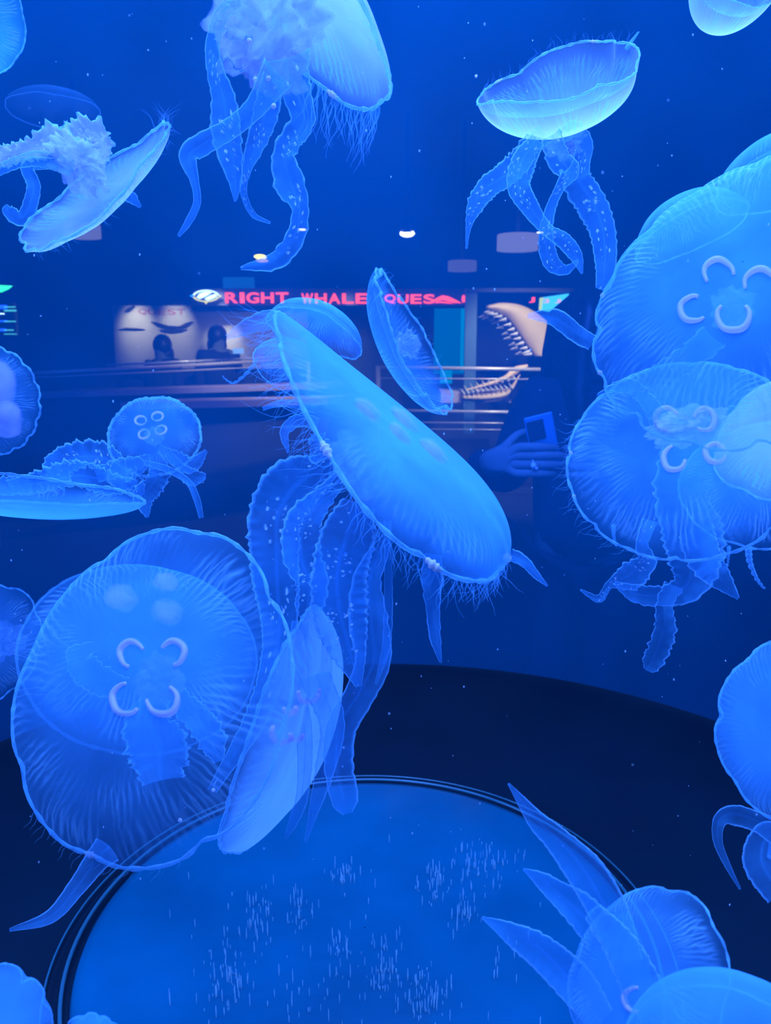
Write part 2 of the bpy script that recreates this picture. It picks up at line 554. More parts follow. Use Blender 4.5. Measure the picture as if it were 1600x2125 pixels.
# ------------------------------------------------------------------ the jellyfish, back to front
# small bell behind the upper left shoulder of the big centre one
j = Jelly('small jellyfish tucked behind the upper left end of the big centre jellyfish', (655, 690), 105, 38, 68, .98, True, H=.55, seed=21, wob=.05, lobes=8)
j.fringe(60, 200, 40, .35, 120, 'tent_soft', curl=.5)
j = Jelly('small cup shaped jellyfish left of the big centre one with a wavy thread', (600, 768), 80, 42, 62, .96, True, H=.75, seed=22, wob=.05)
j.string([(536, 742), (520, 765), (503, 783), (485, 795), (472, 790), (461, 780)], 4)
j.fringe(120, 260, 34, .55, 245, 'tent_soft', curl=.4)
j = Jelly('slim upright jellyfish with a reddish fold behind the centre one, pointing down right', (858, 708), 165, 30, 208, .98, False, H=.40, seed=23, wob=.035, lobes=16, lobe_amt=.05, notch=.06)
j.mouth(.16, .08, 'mouth')
j.fringe(0, 360, 60, .10, 20, 'tent_soft')
# right side, behind
j = Jelly('small jellyfish peeking over the upper edge of the big right jellyfish', (1432, 480), 118, 40, 117, 1.02, True, H=.62, seed=24)
j = Jelly('pale bell at the right edge above the big right jellyfish', (1640, 372), 150, 55, 108, 1.0, True, H=.62, seed=25)
j = Jelly('jellyfish low at the right edge with two short threads hanging from its rim', (1585, 1000), 165, 130, 95, 1.0, True, H=.35, seed=26)
j.string([(1552, 1138), (1556, 1165), (1570, 1200), (1586, 1222)], 7)
j.string([(1512, 1135), (1512, 1150), (1510, 1175)], 4)

j = Jelly('faint distant jellyfish near the top left, far back in the tank', (112, 228), 92, 34, 84, 1.45, True, H=.4, seed=50, mat='bell_faint', sub=None, rim='rim_faint', rim_r=.008)

# small round one on the left
j = Jelly('small round jellyfish at left showing four tiny rings', (321, 905), 96, 80, 108, 1.08, True, H=.4, seed=27, mat='bell', rim_r=.03)
j.gonads(.11, .25, .7, .36, 'gonad', full=True, thick=.028, ctr=(-.0, -.05))
j.mouth(.2, .0, 'mouth')
j.arm([(320, 940, 20), (330, 975, 40), (322, 1000, 40), (300, 1030, 45), (306, 1074, 5)], -.03)
j.arm([(330, 930, 16), (360, 950, 30), (395, 965, 34), (428, 935, 6)], -.02)
j.arm([(345, 940, 18), (375, 970, 20), (400, 990, 36), (427, 990, 12)], -.02)
j.arm([(300, 960, 10), (350, 975, 14), (390, 1000, 12), (408, 1035, 13), (418, 1075, 9)], -.05, twist=5, frill=.05)
j.arm([(310, 950, 20), (280, 970, 40), (250, 985, 50), (280, 1010, 40), (296, 1028, 6)], -.03)
j.fringe(40, 140, 24, .25, 265, 'tent_soft')

# flat one at left edge
j = Jelly('flat side-on jellyfish low at the left edge with ruffled arms on top', (85, 1025), 205, 26, -94, .86, True, H=.24, seed=28, mat='bell_dense', wob=.03)
j.arm([(20, 1010, 30), (90, 1000, 50), (160, 985, 55), (230, 1000, 50), (285, 1000, 10)], .02, twist=40)
j.arm([(110, 995, 60), (125, 960, 60), (180, 945, 60), (230, 955, 50), (262, 985, 20)], .04, 'arm_speck', twist=35)
j.arm([(200, 985, 30), (240, 975, 40), (285, 962, 30), (290, 975, 6)], .03)
j.arm([(60, 1005, 40), (0, 1010, 40), (-40, 1000, 20)], .03)

# left middle and lower left edge
j = Jelly('rounded jellyfish cut by the left edge at mid height', (-14, 832), 110, 88, 182, .74, True, H=.3, seed=29, lobes=16, lobe_amt=.045, mat='bell', wob=.02, rim_r=.018)
j.blobs([(-20, 800, 60), (10, 870, 40)], 'gonad_soft')
j = Jelly('dim ruffled jellyfish at the left edge behind the big lower left one', (-18, 1335), 120, 92, 170, .9, True, H=.3, seed=30, lobe_amt=.05)
j.mouth(.3, .0, 'mouth', px=(10, 1330))

# folded bell under the centre arms
j = Jelly('narrow folded jellyfish standing on end between the two big ones', (612, 1522), 258, 74, -20, .86, True, H=.20, seed=31, mat='bell_bright', wob=.02, bend=-.15, taper=.15)
j.horseshoes([(641, 1436, 21, 95, 200), (586, 1520, 21, 60, 190), (616, 1522, 13, 90, 180), (602, 1465, 14, 100, 160)], 'gonad', .215, .020)
j.mouth(.22, .0, 'mouth', px=(640, 1390), sq=(1.4, .7, .5))

# the pair at lower left
j = Jelly('upper one of the two overlapping big jellyfish at lower left, its blurred pouches high up', (297, 1350), 238, 192, 80, .80, True, H=.25, seed=32, mat='bell', wob=.01, lobe_amt=.01, rim='rim_faint', rim_r=.012)
j.blobs([(252, 1240, 36), (345, 1208, 30), (347, 1270, 36)], 'gonad_soft')
j = Jelly('biggest jellyfish at lower left with four bright horseshoe marks', (303, 1425), 350, 266, 170, .64, True, H=.24, seed=33, mat='bell', wob=.015, taper=.05, notch=.02, rim_r=.011)
j.horseshoes([(274, 1358, 26, -40, 230), (358, 1355, 25, 215, 240), (262, 1450, 30, 25, 230), (336, 1450, 32, 120, 235)], 'gonad', None, .015)
j.mouth(.13, .05, 'mouth', px=(330, 1410), frill=.6)
j.arm([(320, 1450, 60), (310, 1500, 110), (330, 1560, 130), (335, 1620, 90)], .06, 'arm', twist=15)
j.arm([(360, 1440, 50), (410, 1490, 60), (440, 1540, 60), (455, 1580, 20)], .05, 'arm', twist=30)
j.arm([(260, 1430, 50), (190, 1400, 70), (160, 1360, 50), (200, 1340, 20)], .06, 'arm_dim')
j.arm([(225, 1760, 62), (200, 1785, 48), (160, 1840, 36), (105, 1902, 26), (20, 1930, 6)], -.03, 'arm', frill=.03, twist=10)
j.fringe(-35, 30, 24, .10, 228, 'tent_soft', rad=.003, curl=.2, spread=.12)
j.rim_marks([(196, 1760)], .05, .016)
j.beads([(374, 1702), (443, 1640)], 7)

# top left tilted one
j = Jelly('tilted jellyfish at upper left, its ruffled arms trailing to the left', (200, 385), 200, 34, -54, .74, False, H=.20, seed=34, mat='bell_pale', lobes=16, lobe_amt=.05, wob=.05)
j.mouth(.2, -.25, 'mouth_pale', frill=.6, sq=(1, 1, 1.4))
j.arm([(165, 340, 30), (120, 300, 70), (60, 312, 40), (0, 325, 40), (-40, 335, 20)], -.02, 'arm_pale', frill=.35)
j.arm([(150, 320, 40), (160, 285, 60), (195, 275, 50), (214, 310, 40), (195, 340, 30)], -.01, 'arm_pale', frill=.4)
j.arm([(150, 350, 30), (85, 330, 30), (40, 335, 22), (0, 352, 20), (-40, 375, 10)], -.03, 'arm', frill=.1)
j.arm([(120, 340, 20), (60, 345, 24), (70, 390, 26), (50, 450, 28), (20, 440, 26), (12, 425, 4)], -.03, 'arm', frill=.1)
j.arm([(190, 400, 30, .04), (235, 398, 34, .05), (265, 402, 34, .05), (292, 430, 6, .05)], .05, 'arm_dim')
j.fringe(-25, 15, 24, .2, 80, 'tent_soft', curl=.5)
j.fringe(10, 150, 60, .12, -60, 'tent_soft', curl=.5)

# top middle
j = Jelly('big pale jellyfish cut by the top edge with four long trailing arms', (560, -22), 322, 100, 47, .70, False, H=.24, seed=35, mat='bell_pale', sub='sub', wob=.03, rim_r=.014)
j.mouth(.36, -.16, 'mouth_pale', px=(560, 50), frill=.6, lump=2.4, sq=(.85, 1, 1.0))
j.mouth(.22, -.3, 'mouth_pale', px=(566, 130), frill=.6)
j.arm([(500, 10, 20), (462, 25, 26), (440, 90, 26), (447, 150, 34), (463, 200, 46), (470, 260, 58), (478, 310, 52), (488, 370, 30), (488, 418, 5)], -.04, 'arm_speck', frill=.1)
j.arm([(575, 150, 66), (530, 220, 40), (480, 265, 36), (420, 300, 40), (392, 325, 36), (404, 375, 17), (409, 420, 14), (391, 460, 13), (370, 490, 5)], -.06, 'arm', frill=.06, twist=15)
j.arm([(565, 160, 40), (553, 220, 50), (545, 260, 46), (530, 305, 36), (512, 355, 18), (506, 400, 13), (525, 445, 11), (561, 463, 4)], -.03, 'arm_speck', frill=.1)
j.arm([(590, 120, 90), (615, 190, 60), (630, 250, 46), (605, 292, 44), (590, 330, 44), (604, 385, 60), (622, 430, 34), (612, 490, 36), (570, 540, 32), (499, 556, 6)], -.05, 'arm_speck', frill=.12, twist=30)
j.arm([(490, 30, 40), (455, 60, 20), (475, 100, 40), (520, 120, 60), (545, 150, 30)], -.02, 'arm_pale', frill=.4)
j.fringe(178, 236, 60, .40, 266, 'tent', rad=.005, curl=.10, spread=.04)
j.beads([(568, 220), (557, 163), (530, 165), (518, 85)], 8, -.06)
j.rim_marks([(697, 188)], .07, .02)

# upper right bowl
j = Jelly('upturned bowl shaped jellyfish at upper right with long arms hanging below', (1152, 152), 168, 44, -75, .80, False, H=.70, seed=36, mat='bell_pale', lobes=8, lobe_amt=.05, notch=.05, wob=.06, bend=.06)
j.mouth(.2, .86, 'mouth', px=None, frill=.8)
j.arm([(1130, 280, 40), (1102, 300, 40), (1080, 335, 50), (1050, 362, 50), (1012, 388, 46), (985, 425, 36), (972, 470, 12), (968, 516, 4)], .0, 'arm_speck', frill=.14)
j.arm([(1115, 290, 30), (1085, 335, 50), (1075, 385, 46), (1100, 430, 36), (1135, 475, 24), (1170, 498, 30), (1195, 530, 26), (1208, 568, 4)], -.03, 'arm_speck', frill=.08)
j.arm([(1145, 280, 40), (1160, 330, 46), (1182, 355, 40), (1162, 388, 20), (1143, 430, 20), (1132, 485, 28), (1142, 540, 34), (1172, 560, 20), (1200, 541, 5)], -.02, 'arm_speck', frill=.12)
j.arm([(1165, 285, 30), (1192, 270, 34), (1212, 300, 36), (1205, 345, 40), (1200, 375, 60), (1228, 420, 64), (1250, 475, 56), (1256, 540, 46), (1250, 600, 30)], .03, 'arm_speck', frill=.1)
j.fringe(200, 340, 50, .14, 85, 'tent_soft', curl=.4)
j.string([(1300, 100), (1312, 85), (1325, 66)], 5)
j.beads([(988, 158)], 5)
j.rim_marks([(1035, 172), (1230, 105)], .08, .016)

# corners at the top
j = Jelly('tip of a jellyfish cut by the top edge at the right corner', (1528, -48), 90, 38, -112, .70, False, H=1.25, seed=37, mat='bell_pale')
j = Jelly('cyan tinted jellyfish edge in the top left corner', (-62, 22), 118, 100, 190, .62, True, H=.3, seed=38, mat='bell_cyan', wob=.02)

# the big pair at right
j = Jelly('lower one of the two big right jellyfish, with a pale ruffled mouth', (1418, 945), 238, 205, 98, .86, True, H=.32, seed=39, mat='bell', lobes=16, lobe_amt=.01, notch=.02, wob=.015, rim_r=.013)
j.horseshoes([(1400, 950, 24, 45, 250)], 'gonad', None, .02)
j.horseshoes([(1485, 940, 20, 0, 340), (1462, 870, 22, 200, 300), (1385, 870, 24, 330, 250)], 'gonad', None, .02)
j.mouth(.26, .2, 'mouth_pale', px=(1425, 885), frill=.6, sq=(1.25, .6, .5))
j.arm([(1420, 920, 80), (1410, 1010, 100), (1430, 1090, 120), (1440, 1160, 110), (1425, 1215, 70), (1380, 1236, 45), (1320, 1232, 40), (1275, 1210, 8)], .02, 'arm', twist=15)
j.arm([(1350, 1080, 30), (1332, 1130, 26), (1340, 1165, 40), (1305, 1195, 60), (1265, 1214, 18), (1243, 1243, 16), (1204, 1224, 4)], .03, 'arm_speck', frill=.15)
j.arm([(1400, 1215, 40), (1380, 1255, 36), (1378, 1310, 46), (1352, 1375, 42), (1340, 1390, 10)], .05, 'arm_dim')
j.arm([(1440, 1100, 70), (1460, 1150, 70), (1485, 1190, 56), (1532, 1242, 6)], .0, 'arm', frill=.1)
j.arm([(1440, 900, 40), (1500, 870, 40), (1570, 850, 30), (1640, 830, 20)], .02, 'arm')
j.arm([(1370, 870, 40), (1340, 830, 30), (1300, 800, 30), (1240, 822, 10)], -.02, 'arm')
j.fringe(-35, 70, 44, .16, 200, 'tent_soft', curl=.4)
j.string([(1272, 1090), (1274, 1110), (1278, 1135)], 5)
j.rim_marks([(1192, 939), (1221, 1021)], .022, .016)
j = Jelly('jellyfish with a bright rim squeezed between the two big ones at the right edge', (1660, 905), 178, 128, 100, .78, True, H=.3, seed=40, mat='bell_pale', lobe_amt=.05)
j = Jelly('upper and biggest jellyfish at the right edge with four pale horseshoes', (1572, 612), 352, 282, 118, .64, True, H=.34, seed=41, mat='bell_wide', lobes=16, lobe_amt=.03, notch=.03, wob=.02, rim_r=.010)
j.horseshoes([(1492, 568, 30, -75, 215), (1580, 592, 34, 270, 200), (1440, 640, 27, 15, 250), (1522, 655, 32, 90, 260)], 'gonad', None, .014)
j.mouth(.12, -.05, 'mouth', px=(1520, 640))
j.arm([(1230, 712, 30), (1195, 690, 34), (1150, 660, 34), (1095, 655, 8)], -.02, 'arm_dim', frill=.05)
j.arm([(1480, 700, 60), (1430, 740, 60), (1340, 790, 40), (1260, 810, 14)], .03, 'arm')
j.rim_marks([(1230, 603), (1253, 766)], .022, .014)

# centre
j = Jelly('largest jellyfish in the centre, domed side up, slanting down to the right', (789, 936), 345, 78, 43, .74, True, H=.25, seed=42, mat='bell_thick', lobes=8, lobe_amt=.02, notch=.03, wob=.008, taper=-.45, bend=.12, rim_r=.013)
j.blobs([(765, 855, 32), (788, 920, 36), (855, 980, 36), (828, 900, 30)], 'gonad_soft')
j.mouth(.2, -.12, 'mouth')
j.arm([(700, 945, 30), (665, 975, 80), (610, 1010, 130), (575, 1070, 120), (572, 1140, 112), (575, 1220, 100), (580, 1300, 80), (565, 1390, 60), (525, 1500, 50), (440, 1640, 20)], .05, 'arm_speck', frill=.10, twist=15, n=120, freq=1.6)
j.arm([(712, 985, 30), (670, 1035, 50), (632, 1085, 80), (625, 1150, 84), (645, 1210, 70), (640, 1260, 60), (640, 1285, 30)], .03, 'arm_speck', frill=.12, twist=25, freq=1.5)
j.arm([(745, 1045, 70), (722, 1110, 112), (702, 1190, 116), (706, 1270, 116), (722, 1340, 84), (745, 1425, 12)], .0, 'arm_speck', frill=.1, twist=15, freq=1.6)
j.arm([(800, 1085, 20), (790, 1140, 40), (765, 1205, 60), (768, 1290, 84), (775, 1370, 76), (745, 1440, 64), (705, 1510, 64), (700, 1590, 62), (715, 1660, 56), (722, 1688, 20)], .01, 'arm', frill=.06, twist=30)
j.arm([(805, 1080, 14), (806, 1180, 16), (805, 1270, 18), (800, 1350, 16), (780, 1420, 4)], .0, 'arm_dim', frill=.1)
j.arm([(900, 1150, 34), (893, 1195, 44), (898, 1260, 30), (905, 1325, 22), (915, 1376, 4)], .0, 'arm', frill=.08, twist=40)
j.arm([(625, 1290, 40), (612, 1400, 40), (632, 1520, 36), (628, 1640, 28), (610, 1700, 22), (592, 1740, 5)], .06, 'arm', frill=.05)
j.arm([(655, 1400, 70), (690, 1500, 56), (672, 1600, 42), (652, 1680, 22), (634, 1748, 4)], .04, 'arm', frill=.06)
j.arm([(655, 850, 16), (620, 840, 18), (580, 838, 14), (545, 848, 8)], .06, 'arm', frill=.05)
j.arm([(660, 880, 24), (625, 870, 30), (592, 895, 22), (598, 940, 5)], .05, 'arm', frill=.15)
j.arm([(690, 930, 40), (660, 940, 30), (655, 900, 30)], .03, 'arm_speck', frill=.5)
j.arm([(1058, 1150, 26), (1090, 1168, 22), (1115, 1195, 14), (1136, 1216, 4)], .0, 'arm', frill=.1)
j.arm([(600, 690, 40), (565, 665, 40), (510, 680, 30), (470, 700, 10)], .0, 'arm_dim', frill=.1)
j.fringe(92, 184, 110, .17, 268, 'tent', curl=.4, rad=.003)
j.fringe(4, 92, 130, .24, 208, 'tent_soft', curl=.5, rad=.003)
j.rim_marks([(702, 918), (915, 1150), (622, 684), (1046, 1158)], .055, .022)

# right edge and bottom corners
j = Jelly('jellyfish cut by the right edge in the lower half', (1650, 1515), 196, 158, 172, .56, True, H=.3, seed=43, mat='bell_dense', lobes=8, lobe_amt=.04, notch=.07, wob=.02)
j.arm([(1640, 1740, 80), (1580, 1708, 44), (1525, 1690, 40), (1494, 1702, 26), (1490, 1745, 18), (1510, 1795, 12), (1536, 1845, 4)], .0, 'arm_dim', frill=.05)
j.arm([(1640, 1760, 90), (1595, 1740, 70), (1580, 1790, 70), (1620, 1860, 60)], .02, 'arm', frill=.05)
j = Jelly('jellyfish in the bottom right corner trailing three arms up to the left', (1338, 2035), 198, 146, 150, .46, True, H=.35, seed=44, mat='bell', lobe_amt=.04, wob=.03, rim_r=.012)
j.arm([(1300, 2000, 70), (1265, 1900, 84), (1215, 1810, 84), (1155, 1740, 56), (1112, 1700, 40), (1055, 1626, 4)], .02, 'arm', frill=.05, twist=15)
j.arm([(1240, 1930, 80), (1200, 1890, 74), (1155, 1850, 50), (1125, 1825, 34), (1086, 1804, 4)], .02, 'arm', frill=.05)
j.arm([(1250, 2120, 60), (1190, 2040, 84), (1120, 1970, 70), (1060, 1935, 44), (1000, 1904, 4)], .02, 'arm', frill=.06)
j.arm([(1230, 1890, 40), (1290, 1970, 70), (1340, 2060, 80), (1390, 2140, 60)], -.02, 'arm', frill=.08, twist=15)
j.horseshoes([(1322, 2075, 26, 0, 190)], 'gonad', None, .022)
j = Jelly('rounded dome in the very corner at bottom right, nearest the glass', (1520, 2190), 215, 130, 82, .40, True, H=.62, seed=45, mat='bell_dense')
j = Jelly('blurred jellyfish edge in the bottom left corner', (10, 2110), 105, 88, 60, .42, True, H=.4, seed=46, mat='bell_dense', lobe_amt=.12, notch=.1, wob=.05)
j = Jelly('small ruffled tip of a jellyfish at the bottom edge near the left corner', (192, 2160), 62, 50, 90, .42, True, H=.5, seed=47, mat='bell_dense', lobes=10, lobe_amt=.2, notch=.15)
# ------------------------------------------------------------------ the tank
TC = Vector((0, 1.0, 0)); TR = 1.02; FZ = .60
t = NT('acrylic_water_veil')  # the water's blue veil is put into the wall's own diffuse colour
tr = t.n('ShaderNodeBsdfTransparent'); tr.inputs[0].default_value = (.50, .66, .95, 1)
df = t.n('ShaderNodeBsdfDiffuse'); tl = t.n('ShaderNodeBsdfTranslucent')
for s_ in (df, tl): s_.inputs[0].default_value = (.0, .44, .95, 1)
tcn = t.n('ShaderNodeTexCoord')
sm = t.noise(tcn.outputs['Object'], 1.6, 3)
t.link(t.mixs(t.ramp(sm, .3, .7, .19, .27), tr.outputs[0], t.mixs(.5, df.outputs[0], tl.outputs[0])), t.out.inputs[0])
M['acrylic'] = t.m
M['tank_floor'] = principled('dark_tank_floor', (.0, .010, .020), .45, spec=.25, noise_amt=.3, noise_scale=6)
M['disc'] = principled('pale_disc', (.0, .105, .18), .22, noise_amt=.45, noise_scale=5)
M['ring'] = principled('disc_ring', (.03, .13, .16), .12)
M['base'] = principled('tank_base', (.02, .03, .06), .5)

tank = empty('aquarium_tank', TC + Vector((0, 0, 0)))
tag(tank, 'large round acrylic jellyfish tank of clear blue water on a dark base', 'aquarium')


def lathe(name, prof, mat, parent, c=TC, n=128, smooth=True):
    V = []; F = []
    for r, z in prof:
        for k in range(n):
            w = 2 * PI * k / n
            V.append((c.x + r * math.cos(w), c.y + r * math.sin(w), z))
    m = len(prof)
    for i in range(m - 1):
        for k in range(n):
            k2 = (k + 1) % n
            F.append((i * n + k, i * n + k2, (i + 1) * n + k2, (i + 1) * n + k))
    o = mesh_obj(name, V, F, mat, parent, smooth)
    bm = bmesh.new(); bm.from_mesh(o.data); bmesh.ops.recalc_face_normals(bm, faces=bm.faces); bm.to_mesh(o.data); bm.free()
    return o


lathe('acrylic_wall', [(TR, FZ), (TR, 2.75)], M['acrylic'], tank)
lathe('tank_bottom', [(.001, FZ), (TR - .05, FZ), (TR - .012, FZ + .002), (TR - .002, FZ + .006)], M['tank_floor'], tank)
lathe('pedestal', [(.001, FZ - .02), (TR + .04, FZ - .02), (TR + .06, FZ - .06), (TR + .03, .05), (TR + .05, .0), (.001, 0)], M['base'], tank)
DC = Vector((-.03, 1.01, 0)); DR = .40
lathe('floor_disc', [(.001, FZ + .022), (DR - .02, FZ + .022), (DR - .006, FZ + .018), (DR, FZ + .004)], M['disc'], tank, DC)
for rr, zz, w in ((DR + .010, FZ + .016, .0028), (DR + .034, FZ + .010, .0016)):
    lathe('disc_ring', [(rr + w * math.cos(a), zz + w * math.sin(a)) for a in [2 * PI * i / 10 for i in range(11)]], M['ring'], tank, DC)
lathe('lamp_hood', [(.001, 2.95), (TR + .05, 2.95), (TR + .05, 2.74), (TR - .0, 2.74)], M['base'], tank)

# pale flecks on the disc, drawn tall to imitate blurred reflections
M['streak'] = plain_flesh('streak', (.75, .98, 1.0), .7)
rn = random.Random(5)
mb = MB()
for px, py, sx, sy, cnt in ((1000, 1795, 35, 22, 70), (905, 1835, 18, 26, 50), (965, 1893, 16, 22, 35), (715, 1825, 16, 14, 28), (470, 2030, 26, 46, 70),
                            (535, 1915, 22, 36, 45), (620, 1905, 14, 24, 30), (800, 2010, 20, 36, 55), (885, 2075, 30, 26, 70), (700, 1950, 180, 90, 45), (700, 1990, 18, 30, 30), (640, 2080, 120, 40, 30), (1060, 2020, 40, 60, 14)):
    for _ in range(cnt):
        r_ = ray(rn.gauss(px, sx), rn.gauss(py, sy))
        p = CAM + r_ * ((FZ + .022 - CAM.z) / r_.z)
        if (p - DC - Vector((0, 0, p.z))).length > DR - .02: continue
        h = rn.uniform(.004, .020)
        mb.ball(p + Vector((0, 0, h * .6)), rn.uniform(.0004, .0009), 5, 4, (1, 1, h / .0012))
fl = mb.build('streaks', M['streak']); tag(fl, 'pale flecks imitating blurred reflections on the blue disc at the tank bottom', 'reflections', kind='stuff')
# fine drifting particles in the water
mb = MB()
for _ in range(260):
    px, py, d = rn.uniform(0, 1600), rn.uniform(0, 1900), rn.uniform(.35, 1.5)
    p = at(px, py, d)
    if p.z < FZ + .05 or (Vector((p.x, p.y, 0)) - TC).length > TR - .05: continue
    mb.ball(p, rn.choice((.0004, .0005, .0007, .001)) * d, 6, 4, (1, 1, rn.uniform(1, 1.8)))
pt_ = mb.build('drifting_particles', plain_flesh('particle', (.8, .85, .95), .6))
tag(pt_, 'tiny pale specks drifting through the blue tank water', 'particles', kind='stuff')


# ------------------------------------------------------------------ lights of the tank, with added fills
def area(name, loc, target, size, power, col, shape='DISK', spread=180):
    l = bpy.data.lights.new(name, 'AREA'); l.shape = shape; l.size = size; l.energy = power; l.color = col; l.spread = R(spread)
    o = bpy.data.objects.new(name, l); COL.objects.link(o); o.location = loc
    o.rotation_euler = (Vector(target) - Vector(loc)).to_track_quat('-Z', 'Y').to_euler()
    return o


def spot(name, loc, target, power, col, angle=40, blend=.8, rad=.05):
    l = bpy.data.lights.new(name, 'SPOT'); l.energy = power; l.color = col; l.spot_size = R(angle); l.spot_blend = blend; l.shadow_soft_size = rad
    o = bpy.data.objects.new(name, l); COL.objects.link(o); o.location = loc
    o.rotation_euler = (Vector(target) - Vector(loc)).to_track_quat('-Z', 'Y').to_euler()
    return o


BLUE = (.088, .255, 1.0)
area('tank_lamp', (0, 1.0, 2.70), (0, 1.0, 0), 1.7, 100, BLUE)
area('tank_lamp', (-.45, .3, 2.6), (0, .9, 1.3), .5, 34, BLUE)
area('tank_lamp', (.45, .3, 2.6), (0, .9, 1.3), .5, 34, BLUE)
area('tank_lamp', (0, 1.45, 2.66), (0, 2.1, 1.7), .8, 8, BLUE)  # unseen extra lamp, added to brighten the upper back wall
area('side_fill', (-.93, .85, 1.15), (0, .9, 1.05), .35, 9, BLUE)  # unseen fill, added to brighten the shaded lower jellyfish
area('side_fill', (.93, .85, 1.15), (0, .9, 1.05), .35, 9, BLUE)  # matching added fill on the right
w = bpy.data.worlds.new('world'); scene.world = w; w.use_nodes = True
w.node_tree.nodes['Background'].inputs[0].default_value = (.02, .12, .6, 1)
w.node_tree.nodes['Background'].inputs[1].default_value = .02

# ------------------------------------------------------------------ the room beyond the tank
WY = 9.0; CZ = 2.62
M['wall'] = principled('dark_wall', (.05, .06, .10), .8, noise_amt=.2, noise_scale=3)
M['carpet'] = principled('dark_carpet', (.02, .025, .05), .95, noise_amt=.4, noise_scale=40)
M['ceil'] = principled('dark_ceiling', (.03, .04, .08), .9)
M['panel'] = principled('beige_wall', (.62, .55, .42), .8, noise_amt=.12, noise_scale=4)
M['metal'] = principled('steel_rail', (.8, .7, .58), .3, .25)
M['dark'] = principled('dark_fascia', (.015, .015, .03), .5)
M['counter'] = principled('counter_top', (.34, .26, .32), .5, noise_amt=.1, noise_scale=6)
M['counter_front'] = principled('counter_front', (.03, .03, .05), .6)


def room(name, c, size, m):
    mb = MB(); mb.box(c, size); o = mb.build(name, m, smooth=False); o['kind'] = 'structure'; return o


room('floor', (0, 3.5, -.05), (14, 15, .1), M['carpet'])
room('ceiling', (0, 5.6, CZ + .55), (14, 10.8, .1), M['ceil'])
room('wall_back', (0, WY + .1, 1.6), (14, .2, 3.2), M['wall'])
room('wall_left', (-7, 3.5, 1.6), (.2, 15, 3.2), M['wall'])
room('wall_right', (7, 3.5, 1.6), (.2, 15, 3.2), M['wall'])
room('wall_front', (0, -4, 1.6), (14, .2, 3.2), M['wall'])


def emis(name, col, st):
    t = NT(name); e = t.n('ShaderNodeEmission'); t.set(e.inputs[0], col); e.inputs[1].default_value = st
    t.link(e.outputs[0], t.out.inputs[0]); return t.m


M['red'] = emis('red_neon', (1.0, .05, .01), 4.2)
M['white_e'] = emis('white_lamp', (1.0, .85, .6), 6)
M['teal'] = emis('teal_panel', (.0, .22, .26), 1.6)
M['teal_dim'] = emis('teal_panel_dim', (.0, .18, .26), .9)


def pbox(name, x0, y0, x1, y1, Y, th, m, parent=None, bevel=0.0):
    """box whose face on the plane y = Y spans these pixels"""
    a, b = atY(x0, y0, Y), atY(x1, y1, Y)
    mb = MB(); mb.box(((a.x + b.x) / 2, Y + th / 2, (a.z + b.z) / 2), (abs(b.x - a.x), th, abs(a.z - b.z)))
    return mb.build(name, m, parent, smooth=False)


def text_mesh(body, size, ext=.01, bold=.0):
    cu = bpy.data.curves.new('letters', 'FONT'); cu.body = body; cu.size = size; cu.extrude = ext; cu.offset = bold; cu.align_x = 'LEFT'
    o = bpy.data.objects.new('letters', cu); COL.objects.link(o)
    dg = bpy.context.evaluated_depsgraph_get(); dg.update()
    me = bpy.data.meshes.new_from_object(o.evaluated_get(dg))
    vs = [v.co.copy() for v in me.vertices]; fs = [tuple(p.vertices) for p in me.polygons]
    bpy.data.objects.remove(o); bpy.data.curves.remove(cu); bpy.data.meshes.remove(me)
    return vs, fs


def word(chars, x0, x1, y0, y1, Y, m, parent, bold=.0, name='letter', depth=.024):
    """one mesh per letter, fitted between pixels x0..x1 and rows y0..y1 on the plane y = Y"""
    a, b = atY(x0, y1, Y), atY(x1, y0, Y)
    n = len(chars); gap = .18
    wid = [.35 if c == 'I' else 1.0 for c in chars]
    tot = sum(wid) + gap * (n - 1); x = a.x
    k = (b.x - a.x) / tot
    for c, wd in zip(chars, wid):
        vs, fs = text_mesh(c, 1.0, .02, bold)
        xs = [v.x for v in vs]; ys = [v.y for v in vs]
        sx = wd * k / max(1e-6, max(xs) - min(xs)); sz = (b.z - a.z) / (max(ys) - min(ys))
        V = [(x + (v.x - min(xs)) * sx, Y - v.z * depth / .02 * .5, a.z + (v.y - min(ys)) * sz) for v in vs]
        mesh_obj(name, V, fs, m, parent, False)
        x += (wd + gap) * k


# red neon sign over the exhibit
sign = empty('neon_sign', atY(680, 618, WY - .3)); tag(sign, 'long dark fascia with glowing red letters and a white oval emblem behind the tank', 'sign')
pbox('fascia', 382, 598, 972, 634, WY - .28, .2, M['dark'], sign)
SY = WY - .34
word('RIGHT', 468, 598, 607, 629, SY, M['red'], sign, .02)
word('WHALE', 626, 762, 609, 630, SY, M['red'], sign, .02)
word('QUES', 798, 902, 611, 630, SY, M['red'], sign, .02)


def flat_shape(name, pix, Y, th, m, parent):
    mb = MB(); mb.prism([atY(px, py, Y) for px, py in pix], (0, th, 0)); return mb.build(name, m, parent, smooth=False)


flat_shape('whale_swash', [(893, 628), (905, 619), (918, 613), (930, 615), (945, 622), (958, 629), (945, 628), (930, 625), (918, 622), (908, 625)], SY, .02, M['red'], sign)
flat_shape('swash_line', [(900, 629), (912, 625), (930, 627), (945, 629.5), (930, 629.5), (915, 628)], SY, .02, M['red'], sign)
flat_shape('end_mark', [(962, 612), (965, 614), (966, 620), (965, 626), (962, 628), (959.5, 626), (958.5, 620), (959.5, 614)], SY, .02, M['red'], sign)
em = emis('emblem_white', (.75, .95, 1.0), 3.5); em2 = emis('emblem_gold', (1.0, .75, .15), 2.2); em3 = emis('emblem_blue', (.03, .35, 1.0), 2.0)


